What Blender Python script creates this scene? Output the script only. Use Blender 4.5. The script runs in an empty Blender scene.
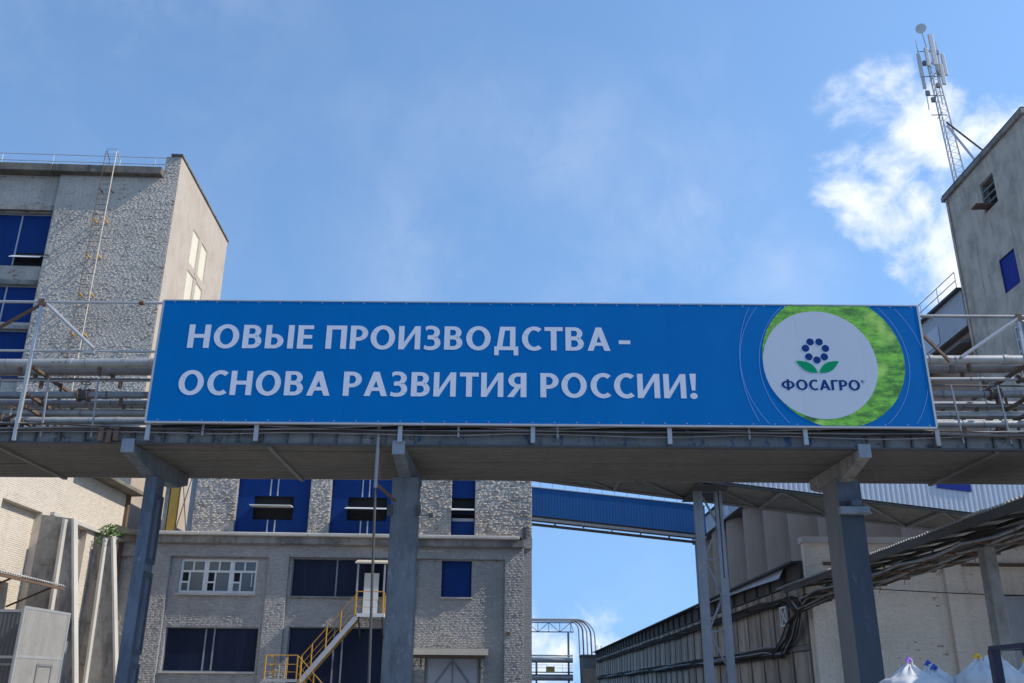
import bpy, math, random
from mathutils import Vector, Matrix
R = math.radians
random.seed(7)
scene = bpy.context.scene
C = scene.collection

# ------------------------------------------------------------------ camera
cam_d = bpy.data.cameras.new('camera'); cam = bpy.data.objects.new('camera', cam_d); C.objects.link(cam)
cam_d.sensor_width = 36.0; cam_d.lens = 914 / 1024 * 36.0; cam_d.clip_start = .1; cam_d.clip_end = 6000
cam.matrix_world = Matrix.Translation((0, 0, 1.7)) @ Matrix.Rotation(R(90 + 20.9), 4, 'X') @ Matrix.Rotation(R(.43), 4, 'Z')
scene.camera = cam

# ------------------------------------------------------------------ light
SUN_EL, SUN_AZ = 43.0, 6.5           # azimuth: degrees in front of +X
sdir = Vector((math.cos(R(SUN_EL)) * math.cos(R(SUN_AZ)), -math.cos(R(SUN_EL)) * math.sin(R(SUN_AZ)), math.sin(R(SUN_EL))))
sl = bpy.data.lights.new('sun', 'SUN'); sl.energy = 3.4; sl.angle = R(.5); sl.color = (1.0, .93, .82)
so = bpy.data.objects.new('sun', sl); C.objects.link(so); so.rotation_euler = sdir.to_track_quat('Z', 'Y').to_euler(); so.location = (60, -5, 60)

w = bpy.data.worlds.new('World'); scene.world = w; w.use_nodes = True
wn = w.node_tree.nodes; wl = w.node_tree.links
for n in list(wn): wn.remove(n)
def N(nt, t, **kw):
    n = nt.nodes.new(t)
    for k, v in kw.items():
        if k.startswith('i_'):
            n.inputs[k[2:].replace('_', ' ')].default_value = v
        else: setattr(n, k, v)
    return n
wt = w.node_tree
sky = N(wt, 'ShaderNodeTexSky', sky_type='NISHITA', sun_disc=False, sun_elevation=R(SUN_EL), sun_rotation=R(90 + SUN_AZ), air_density=1.05, dust_density=.25, ozone_density=1.6, altitude=0)
bg = N(wt, 'ShaderNodeBackground'); bg.inputs['Strength'].default_value = .15
out = N(wt, 'ShaderNodeOutputWorld')
tc = N(wt, 'ShaderNodeTexCoord')
def vm(op, a, b=None, sc=None):
    n = N(wt, 'ShaderNodeVectorMath', operation=op); wl.new(a, n.inputs[0])
    if b is not None:
        if isinstance(b, tuple): n.inputs[1].default_value = b
        else: wl.new(b, n.inputs[1])
    if sc is not None: n.inputs['Scale'].default_value = sc
    return n
def mth(nt, op, a, b=None, c=None, clamp=False):
    n = N(nt, 'ShaderNodeMath', operation=op, use_clamp=clamp)
    for i, q in enumerate((a, b, c)):
        if q is None: continue
        if isinstance(q, (int, float)): n.inputs[i].default_value = q
        else: nt.links.new(q, n.inputs[i])
    return n.outputs[0]
d0 = vm('NORMALIZE', tc.outputs['Generated']).outputs[0]
wn1 = N(wt, 'ShaderNodeTexNoise', i_Scale=7.0, i_Detail=4.0); wl.new(d0, wn1.inputs['Vector'])
wof = vm('SCALE', vm('SUBTRACT', wn1.outputs['Color'], (.5, .5, .5)).outputs[0], sc=.07).outputs[0]
dd = vm('ADD', d0, wof).outputs[0]
fb = N(wt, 'ShaderNodeTexNoise', i_Scale=13.0, i_Detail=9.0, i_Roughness=.6); wl.new(dd, fb.inputs['Vector'])
fb2 = N(wt, 'ShaderNodeTexNoise', i_Scale=2.6, i_Detail=7.0, i_Roughness=.58); wl.new(dd, fb2.inputs['Vector'])
# cumulus heads standing in the sky, then a thin broken veil over all of it
CL = [((.345, .766, .542), .042, .7), ((.338, .793, .507), .04, .62), ((.368, .801, .472), .055, 1.), ((.385, .767, .513), .055, 1.), ((.412, .77, .487), .055, 1.), ((.434, .751, .498), .05, 1.), ((.458, .742, .49), .05, 1.), ((.413, .806, .424), .05, .95), ((.43, .813, .391), .045, .9), ((.359, .745, .562), .03, .75), ((.355, .812, .464), .035, .6), ((.394, .797, .458), .055, 1.), ((.374, .785, .492), .05, 1.15),
      ((.094, .994, .04), .045, 1.), ((.052, .998, .03), .04, 1.), ((.025, .998, .045), .035, .9), ((.125, .992, .035), .04, .9),
      ((-.62, .72, .30), .12, .9), ((.85, .35, .33), .14, .9), ((-.2, -.9, .35), .16, .9), ((.5, -.75, .4), .13, .9), ((-.8, -.35, .45), .12, .8)]
acc = None
for c, r_, a_ in CL:
    cv = Vector(c).normalized()
    ds = vm('DISTANCE', dd, tuple(cv)).outputs['Value']
    m = mth(wt, 'MULTIPLY', mth(wt, 'SUBTRACT', 1.0, mth(wt, 'DIVIDE', ds, r_ * 1.35), clamp=True), a_)
    acc = m if acc is None else mth(wt, 'MAXIMUM', acc, m)
den = mth(wt, 'ADD', mth(wt, 'MULTIPLY', acc, 1.25), mth(wt, 'MULTIPLY', mth(wt, 'SUBTRACT', fb.outputs['Fac'], .575), 3.6))
den = mth(wt, 'MULTIPLY', den, mth(wt, 'MULTIPLY', acc, 6.0, clamp=True))
rmp = N(wt, 'ShaderNodeMapRange', interpolation_type='SMOOTHSTEP'); wl.new(den, rmp.inputs['Value'])
rmp.inputs['From Min'].default_value = .0; rmp.inputs['From Max'].default_value = 1.2; rmp.inputs['To Max'].default_value = .95
veil = N(wt, 'ShaderNodeMapRange', interpolation_type='SMOOTHSTEP'); wl.new(fb2.outputs['Fac'], veil.inputs['Value'])
veil.inputs['From Min'].default_value = .48; veil.inputs['From Max'].default_value = .85; veil.inputs['To Max'].default_value = .17
wsp = None
for c, r_, a_ in (((.19, .86, .474), .13, .55), ((.12, .90, .42), .12, .5), ((.05, .84, .54), .12, .4), ((.27, .86, .42), .1, .5), ((-.1, .88, .46), .14, .35), ((-.35, .70, .60), .2, .5), ((-.7, .5, .5), .25, .5), ((.3, -.8, .5), .3, .5), ((.8, -.3, .5), .25, .5)):
    ds = vm('DISTANCE', dd, tuple(Vector(c).normalized())).outputs['Value']
    q = mth(wt, 'MULTIPLY', mth(wt, 'SUBTRACT', 1.0, mth(wt, 'DIVIDE', ds, r_), clamp=True), a_); wsp = q if wsp is None else mth(wt, 'MAXIMUM', wsp, q)
fb3 = N(wt, 'ShaderNodeTexNoise', i_Scale=6.0, i_Detail=8.0, i_Roughness=.6); wl.new(dd, fb3.inputs['Vector'])
wr = N(wt, 'ShaderNodeMapRange', interpolation_type='SMOOTHSTEP'); wl.new(fb3.outputs['Fac'], wr.inputs['Value']); wr.inputs['From Min'].default_value = .35; wr.inputs['From Max'].default_value = .75
wisp = mth(wt, 'MULTIPLY', mth(wt, 'MULTIPLY', wsp, wr.outputs[0]), .5)
# clear air: the blue holds far down towards the horizon
svec = vm('ADD', vm('MULTIPLY', d0, (1, 1, .55)).outputs[0], (0, 0, .34)).outputs[0]
wl.new(vm('NORMALIZE', svec).outputs[0], sky.inputs['Vector'])
mask = mth(wt, 'MAXIMUM', rmp.outputs[0], mth(wt, 'MAXIMUM', veil.outputs[0], wisp))
mx = N(wt, 'ShaderNodeMix', data_type='RGBA'); wl.new(mask, mx.inputs['Factor'])
tint = N(wt, 'ShaderNodeMix', data_type='RGBA', blend_type='MULTIPLY'); tint.inputs['Factor'].default_value = 1.0
wl.new(sky.outputs[0], tint.inputs['A']); tint.inputs['B'].default_value = (.94, 1.10, 1.18, 1)
wl.new(tint.outputs['Result'], mx.inputs['A']); mx.inputs['B'].default_value = (5.3, 5.5, 5.8, 1)
wl.new(mx.outputs['Result'], bg.inputs['Color']); wl.new(bg.outputs[0], out.inputs['Surface'])

vs = scene.view_settings
vs.view_transform = 'Standard'; vs.look = 'None'; vs.exposure = .5; vs.gamma = 1.0; vs.use_curve_mapping = False
scene.render.engine = 'CYCLES'
scene.cycles.max_bounces = 6; scene.cycles.diffuse_bounces = 4; scene.cycles.use_denoising = True

# ------------------------------------------------------------------ materials
MATS = {}
def newmat(name):
    m = bpy.data.materials.new(name); m.use_nodes = True; nt = m.node_tree
    b = nt.nodes['Principled BSDF']; MATS[name] = m
    return m, nt, b
def objco(nt, mode='obj'):
    t = N(nt, 'ShaderNodeTexCoord'); return t.outputs['Object']
def uvz(nt):      # (x+y, z): runs along any upright wall
    s = N(nt, 'ShaderNodeSeparateXYZ'); nt.links.new(objco(nt), s.inputs[0])
    c = N(nt, 'ShaderNodeCombineXYZ'); nt.links.new(mth(nt, 'ADD', s.outputs[0], s.outputs[1]), c.inputs[0]); nt.links.new(s.outputs[2], c.inputs[1])
    return c.outputs[0]
def noise(nt, vec, scale, detail=5, rough=.55, stretch=None):
    if stretch:
        mp = N(nt, 'ShaderNodeMapping'); mp.inputs['Scale'].default_value = stretch; nt.links.new(vec, mp.inputs['Vector']); vec = mp.outputs[0]
    n = N(nt, 'ShaderNodeTexNoise', i_Scale=scale, i_Detail=detail, i_Roughness=rough); nt.links.new(vec, n.inputs['Vector'])
    return n.outputs['Fac']
def ramp(nt, fac, a, b, lo=0., hi=1.):
    n = N(nt, 'ShaderNodeMapRange', interpolation_type='SMOOTHSTEP'); nt.links.new(fac, n.inputs['Value'])
    n.inputs['From Min'].default_value = a; n.inputs['From Max'].default_value = b; n.inputs['To Min'].default_value = lo; n.inputs['To Max'].default_value = hi
    return n.outputs[0]
def mixc(nt, fac, a, b, mode='MIX'):
    n = N(nt, 'ShaderNodeMix', data_type='RGBA', blend_type=mode)
    for s, q in (('Factor', fac), ('A', a), ('B', b)):
        if isinstance(q, tuple): n.inputs[s].default_value = q if len(q) == 4 else q + (1,)
        elif isinstance(q, (int, float)): n.inputs[s].default_value = q
        else: nt.links.new(q, n.inputs[s])
    return n.outputs['Result']
def bump(nt, b, h, strength=.5, dist=.02):
    n = N(nt, 'ShaderNodeBump'); n.inputs['Strength'].default_value = strength; n.inputs['Distance'].default_value = dist
    nt.links.new(h, n.inputs['Height']); nt.links.new(n.outputs[0], b.inputs['Normal'])
def brick(name, c1, c2, mortar, wear=(.25, .09, .05), wear_at=.72, grime=(.12, .12, .12), grime_amt=.5, bs=.9, bd=.03, rows=(.26, .078)):
    m, nt, b = newmat(name); v = uvz(nt); o = objco(nt)
    # wobble the courses a little so that they read as laid by hand
    wob = N(nt, 'ShaderNodeTexNoise', i_Scale=1.7, i_Detail=2.0); nt.links.new(o, wob.inputs['Vector'])
    vs_ = N(nt, 'ShaderNodeVectorMath', operation='SCALE'); vs_.inputs['Scale'].default_value = .03; nt.links.new(wob.outputs['Color'], vs_.inputs[0])
    va = N(nt, 'ShaderNodeVectorMath', operation='ADD'); nt.links.new(v, va.inputs[0]); nt.links.new(vs_.outputs[0], va.inputs[1])
    t = N(nt, 'ShaderNodeTexBrick', offset=.5); nt.links.new(va.outputs[0], t.inputs['Vector'])
    t.inputs['Scale'].default_value = 1.0; t.inputs['Brick Width'].default_value = rows[0]; t.inputs['Row Height'].default_value = rows[1]
    t.inputs['Mortar Size'].default_value = .009; t.inputs['Mortar Smooth'].default_value = .4; t.inputs['Bias'].default_value = 0.
    t.inputs['Color1'].default_value = c1 + (1,); t.inputs['Color2'].default_value = c2 + (1,); t.inputs['Mortar'].default_value = mortar + (1,)
    big = noise(nt, o, .35, 6, .6); mid = noise(nt, o, 2.2, 6, .65); streak = noise(nt, o, 1.0, 5, .6, (1.6, 1.6, .12)); fine = noise(nt, o, 16, 4, .7)
    chip = noise(nt, o, 5.0, 6, .7, (1, 1, 2.4))
    col = mixc(nt, ramp(nt, big, .42, .72, 0, grime_amt), t.outputs['Color'], grime)
    col = mixc(nt, ramp(nt, streak, .52, .75, 0, grime_amt * .8), col, grime)
    col = mixc(nt, ramp(nt, mid, .3, .7, .0, .35), col, mixc(nt, 1.0, col, (1.3, 1.28, 1.22), 'MULTIPLY'))
    col = mixc(nt, ramp(nt, chip, wear_at - .04, wear_at + .05, 0, .9), col, wear)
    nt.links.new(col, b.inputs['Base Color']); b.inputs['Roughness'].default_value = .9
    h = mth(nt, 'ADD', mth(nt, 'MULTIPLY', t.outputs['Fac'], -.45), mth(nt, 'MULTIPLY', noise(nt, o, 9, 5, .7, (1, 1, 2.2)), 1.3))
    h = mth(nt, 'ADD', h, mth(nt, 'MULTIPLY', fine, .35))
    bump(nt, b, h, bs, bd); return m
def plaster(name, c, dark, amt=.5, bs=.4, bd=.01, stretch=.15, rough=.85, light=None, scale=1.0):
    m, nt, b = newmat(name); o = objco(nt)
    big = noise(nt, o, .5 * scale, 6, .6); st = noise(nt, o, 1.8 * scale, 6, .65, (1, 1, stretch)); fine = noise(nt, o, 24 * scale, 5, .7)
    col = mixc(nt, ramp(nt, big, .38, .72, 0, amt), c, dark)
    col = mixc(nt, ramp(nt, st, .48, .72, 0, amt), col, dark)
    if light: col = mixc(nt, ramp(nt, noise(nt, o, 3.1 * scale, 7, .7, (1, 1, .35)), .58, .68, 0, .8), col, light)
    col = mixc(nt, ramp(nt, fine, .3, .7, 0, .25), col, mixc(nt, 1.0, col, (.7, .7, .7), 'MULTIPLY'))
    nt.links.new(col, b.inputs['Base Color']); b.inputs['Roughness'].default_value = rough
    bump(nt, b, mth(nt, 'ADD', fine, mth(nt, 'MULTIPLY', noise(nt, o, 4, 5, .6), 1.5)), bs, bd); return m
def paint(name, c, rough=.45, rust=None, rust_at=.62, metal=0., var=.25, scale=1., bs=.12, dirt_sheen=None, spec=.5, rstretch=None):
    m, nt, b = newmat(name); o = objco(nt)
    big = noise(nt, o, 1.2 * scale, 6, .65); fine = noise(nt, o, 12 * scale, 5, .7)
    col = mixc(nt, ramp(nt, big, .3, .75, 0, var), c, mixc(nt, 1.0, c, (.45, .47, .5), 'MULTIPLY'))
    if dirt_sheen: col = mixc(nt, ramp(nt, noise(nt, o, 2.2 * scale, 6, .65, (1, 1, .1)), .45, .75, 0, .6), col, dirt_sheen)
    if rust: col = mixc(nt, ramp(nt, mth(nt, 'ADD', mth(nt, 'MULTIPLY', noise(nt, o, 4.5 * scale, 8, .7, rstretch), .75), mth(nt, 'MULTIPLY', fine, .25)), rust_at - .05, rust_at + .06), col, rust)
    nt.links.new(col, b.inputs['Base Color']); b.inputs['Metallic'].default_value = metal; b.inputs['Specular IOR Level'].default_value = spec
    nt.links.new(ramp(nt, fine, .2, .8, rough - .08, rough + .15), b.inputs['Roughness'])
    bump(nt, b, fine, bs, .006); return m
def bricks(name, c1, c2, wear=(.27, .13, .08), wear_at=.93, grime=(.2, .195, .19), amt=.5, streak_amt=.4, bs=.5, bd=.012):
    m, nt, b = newmat(name); o = objco(nt); g = N(nt, 'ShaderNodeNewGeometry'); rnd = g.outputs['Random Per Island']
    col = mixc(nt, rnd, c1, c2)
    col = mixc(nt, ramp(nt, noise(nt, o, .35, 6, .6), .42, .72, 0, amt), col, grime)
    col = mixc(nt, ramp(nt, noise(nt, o, 1.0, 5, .6, (1.6, 1.6, .12)), .5, .75, 0, streak_amt), col, grime)
    wn_ = mth(nt, 'ADD', mth(nt, 'MULTIPLY', mth(nt, 'FRACT', mth(nt, 'MULTIPLY', rnd, 37.7)), .55), mth(nt, 'MULTIPLY', noise(nt, o, 1.1, 5, .6), .75))
    col = mixc(nt, ramp(nt, wn_, wear_at - .05, wear_at + .03, 0, .9), col, wear)
    fine = noise(nt, o, 22, 5, .7); col = mixc(nt, ramp(nt, fine, .35, .7, 0, .3), col, mixc(nt, 1.0, col, (.72, .71, .7), 'MULTIPLY'))
    nt.links.new(col, b.inputs['Base Color']); b.inputs['Roughness'].default_value = .92; bump(nt, b, mth(nt, 'ADD', mth(nt, 'MULTIPLY', fine, .3), mth(nt, 'MULTIPLY', noise(nt, o, 7.5, 5, .7, (.6, .6, 3.0)), 1.0)), bs, bd); return m
RUST = (.16, .065, .03)
bricks('tower_block_bricks', (.66, .575, .475), (.56, .49, .41), (.24, .13, .08), .955, (.42, .375, .32), .55, .45, .8, .013)
bricks('rough_bricks', (.60, .535, .455), (.47, .42, .365), (.26, .2, .16), .93, (.27, .26, .25), .4, .3, .9, .016)
bricks('grey_bricks', (.42, .395, .365), (.34, .325, .305), (.44, .42, .39), .95, (.22, .222, .228), .5, .4, .8, .016)
bricks('annex_bricks', (.60, .525, .43), (.53, .46, .375), (.42, .31, .22), .985, (.42, .37, .30), .45, .4)
bricks('shed_bricks', (.86, .76, .64), (.78, .69, .58), (.34, .2, .14), .985, (.62, .55, .46), .45, .4)
brick('silicate_brick', (.50, .47, .43), (.42, .40, .37), (.36, .34, .32), wear=(.27, .13, .08), wear_at=.66, grime=(.2, .195, .19), grime_amt=.55, bs=1.0, bd=.06)
brick('rough_brick', (.46, .445, .42), (.40, .39, .36), (.34, .33, .31), wear=(.22, .17, .14), wear_at=.7, grime=(.22, .21, .2), grime_amt=.4, bs=1.0, bd=.075)
brick('grey_brick', (.38, .38, .38), (.31, .31, .315), (.27, .27, .27), wear=(.42, .41, .4), wear_at=.70, grime=(.15, .155, .165), grime_amt=.4, bs=1.0, bd=.045)
brick('white_brick', (.58, .51, .42), (.53, .46, .38), (.47, .41, .34), wear=(.33, .2, .13), wear_at=.75, grime=(.36, .34, .31), grime_amt=.45, bs=.8, bd=.022)
brick('whitewashed_brick', (.80, .71, .60), (.74, .65, .55), (.66, .58, .49), wear=(.3, .12, .07), wear_at=.7, grime=(.3, .29, .27), grime_amt=.5, bs=.9, bd=.03)
plaster('cream_plaster', (.47, .395, .315), (.36, .275, .21), .5, .5, .02, .4, light=(.53, .47, .39))
plaster('pale_panel', (.68, .62, .46), (.55, .48, .36), .3, .2)
plaster('concrete', (.31, .29, .26), (.11, .104, .094), .85, .8, .02, .2, light=(.44, .42, .38), scale=1.8)
plaster('pale_concrete', (.52, .49, .44), (.32, .3, .27), .45, .5, .012)
plaster('dark_concrete', (.19, .18, .165), (.09, .085, .08), .6, .5, .014)
plaster('tower_concrete', (.62, .54, .44), (.31, .27, .225), .75, .9, .03, .14, light=(.68, .61, .52), scale=1.7)
plaster('silo_concrete', (.39, .265, .19), (.27, .19, .14), .5, .4, .02, .06, light=(.48, .36, .27))
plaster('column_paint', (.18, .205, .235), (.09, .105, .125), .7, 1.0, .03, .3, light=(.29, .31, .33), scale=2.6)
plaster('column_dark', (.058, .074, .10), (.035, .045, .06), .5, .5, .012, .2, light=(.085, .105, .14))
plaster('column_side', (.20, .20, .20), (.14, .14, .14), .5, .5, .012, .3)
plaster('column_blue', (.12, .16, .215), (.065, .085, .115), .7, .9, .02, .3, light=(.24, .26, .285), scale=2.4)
plaster('panel_concrete', (.50, .415, .33), (.17, .14, .11), .95, .6, .015, .1, light=(.42, .40, .36))
m_ = MATS['panel_concrete']; nt_ = m_.node_tree; oi = N(nt_, 'ShaderNodeObjectInfo'); pb = nt_.nodes['Principled BSDF']; src = pb.inputs['Base Color'].links[0].from_socket
nt_.links.new(mixc(nt_, ramp(nt_, oi.outputs['Random'], 0, 1, 0, .6), src, mixc(nt_, 1.0, src, (.5, .48, .46), 'MULTIPLY')), pb.inputs['Base Color'])
plaster('dark_wood', (.085, .078, .07), (.035, .032, .03), .6, .7, .02, .1)
plaster('asphalt', (.13, .128, .122), (.085, .084, .082), .5, .6, .01, 1.0)
plaster('yard_concrete', (.36, .34, .31), (.25, .24, .22), .5, .5, .01, 1.0)
plaster('roof_felt', (.07, .07, .07), (.04, .04, .04), .5, .5, .01, 1.0)
plaster('eave_concrete', (.20, .18, .145), (.06, .055, .05), .75, .6, .02, .5, light=(.33, .27, .19))
paint('blue_panel', (.002, .034, .17), .6, var=.35, dirt_sheen=(.004, .035, .12), spec=.2)
paint('dark_blue_panel', (.002, .008, .034), .5, var=.4, dirt_sheen=(.012, .022, .06), spec=.3)  # lighter smears put uneven reflection into the panel colour
paint('bright_blue_panel', (.012, .03, .24), .6, var=.3, spec=.2)
paint('conveyor_blue', (.016, .105, .30), .6, var=.2, dirt_sheen=(.03, .10, .26), spec=.2)
paint('bare_steel', (.42, .43, .44), .45, RUST, .63, .35, .3)
paint('pipe_cladding', (.44, .435, .42), .45, RUST, .66, .3, .5, dirt_sheen=(.22, .2, .18), bs=.4)
paint('dull_pipe', (.27, .275, .285), .5, RUST, .62, .25, .4, dirt_sheen=(.15, .14, .13), bs=.3)
paint('rusty_steel', (.15, .10, .07), .8, RUST, .55, .1, .5)
paint('dark_steel', (.07, .07, .07), .6, RUST, .66, .2, .4)
paint('fascia_steel', (.20, .20, .20), .6, (.04, .04, .045), .56, .1, .5, .8, dirt_sheen=(.06, .06, .065))
paint('fascia_blue', (.15, .16, .165), .6, (.015, .045, .11), .55, .1, .5, .9, dirt_sheen=(.07, .085, .10), rstretch=(1, 1, .25))
paint('white_metal', (.68, .68, .66), .5, RUST, .75, .0, .15)
paint('grey_sheet', (.44, .46, .49), .45, None, .7, .1, .2)
paint('corrugated_pale', (.50, .545, .61), .5, None, .7, .0, .15)
paint('yellow_paint', (.50, .27, .035), .5, RUST, .66, 0, .25)
paint('ochre_paint', (.52, .30, .05), .6, None, .66, 0, .25)
paint('cream_metal', (.62, .54, .42), .5, RUST, .74, 0, .2)
paint('lattice_paint', (.25, .285, .325), .55, RUST, .64, .1, .45, dirt_sheen=(.15, .165, .18))
paint('shaded_gate_sheet', (.11, .115, .12), .6, RUST, .7, 0, .4)  # darker copy of the gate sheet, shade put into its colour
paint('gate_sheet', (.29, .28, .26), .6, RUST, .68, 0, .4, dirt_sheen=(.2, .19, .17), bs=.3)
paint('asbestos_sheet', (.45, .44, .41), .9, None, .7, 0, .5)
paint('cable_black', (.06, .05, .04), .85, None, .7, 0, .6, 3., spec=.12)
paint('navy_steel', (.012, .02, .06), .4, RUST, .72, .1, .3)
paint('white_fabric', (.60, .60, .60), .8, None, .7, 0, .12, 4., bs=.4, spec=.15)
paint('antenna_white', (.62, .61, .59), .5, None, .7, 0, .2)
paint('window_white', (.66, .67, .66), .5, None, .7, 0, .25, 3.)
paint('soffit', (.135, .125, .11), .7, (.09, .085, .08), .66, 0, .4, dirt_sheen=(.085, .08, .072))
def flat(name, c, rough=.5):
    m, nt, b = newmat(name); b.inputs['Base Color'].default_value = c + (1,); b.inputs['Roughness'].default_value = rough; return m
flat('black_void', (.012, .012, .014), .9)
flat('tie_yellow', (.75, .45, .02)); flat('tie_violet', (.45, .2, .65)); flat('tie_blue', (.02, .08, .4))
flat('rubber', (.02, .02, .02), .8)
m, nt, b = newmat('window_glass'); b.inputs['Base Color'].default_value = (.10, .125, .14, 1); b.inputs['Roughness'].default_value = .12; b.inputs['Specular IOR Level'].default_value = .5
bump(nt, b, noise(nt, objco(nt), 1.5, 2), .08, .02)
def vinyl(name, c, var=.12):
    m, nt, b = newmat(name); o = objco(nt)
    # print faded unevenly, welded strips with faint seams
    s = N(nt, 'ShaderNodeSeparateXYZ'); nt.links.new(o, s.inputs[0])
    seam = mth(nt, 'LESS_THAN', mth(nt, 'PINGPONG', s.outputs[0], .75), .008)
    seam2 = mth(nt, 'LESS_THAN', mth(nt, 'ABSOLUTE', mth(nt, 'SUBTRACT', s.outputs[2], 8.85)), .012)
    f = noise(nt, o, .8, 5, .6)
    col = mixc(nt, ramp(nt, f, .35, .7, 0, var), c, mixc(nt, 1.0, c, (1.25, 1.2, 1.15), 'MULTIPLY'))
    col = mixc(nt, mth(nt, 'MULTIPLY', mth(nt, 'MAXIMUM', seam, seam2), .18), col, mixc(nt, 1.0, c, (.6, .6, .6), 'MULTIPLY'))
    nt.links.new(col, b.inputs['Base Color']); b.inputs['Roughness'].default_value = .6; b.inputs['Specular IOR Level'].default_value = .06
    bump(nt, b, noise(nt, o, .9, 3, .5, (1, 1, .6)), .25, .05); return m
vinyl('banner_blue', (.0, .128, .385), .3)
vinyl('banner_white', (.46, .52, .60), .05)
vinyl('letter_white', (.58, .615, .70), .05)
vinyl('print_navy', (.004, .04, .17), .1)
vinyl('print_green', (.0, .26, .115), .1)
vinyl('print_line', (.16, .30, .62), .1)
m, nt, b = newmat('print_meadow'); o = objco(nt)
mp = N(nt, 'ShaderNodeMapping'); mp.inputs['Rotation'].default_value = (0, .5, 0); mp.inputs['Scale'].default_value = (.8, 1, 2.0); nt.links.new(o, mp.inputs['Vector']); o2 = mp.outputs[0]
f1 = noise(nt, o2, 2.2, 10, .78); f2 = noise(nt, o2, 13, 8, .75); f3 = noise(nt, o, .9, 3, .6)
col = mixc(nt, ramp(nt, f1, .38, .60), (.015, .12, .012), (.20, .55, .035))
col = mixc(nt, ramp(nt, f2, .50, .64, 0, .85), col, (.045, .25, .02))
col = mixc(nt, ramp(nt, f3, .50, .64, 0, .8), col, mixc(nt, ramp(nt, f2, .4, .6), (.36, .66, .06), (.5, .72, .16)))
nt.links.new(col, b.inputs['Base Color']); b.inputs['Roughness'].default_value = .5
m, nt, b = newmat('leaf_green'); o = objco(nt)
nt.links.new(mixc(nt, ramp(nt, noise(nt, o, 6, 3), .3, .7), (.05, .12, .02), (.10, .2, .04)), b.inputs['Base Color']); b.inputs['Roughness'].default_value = .6

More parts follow.
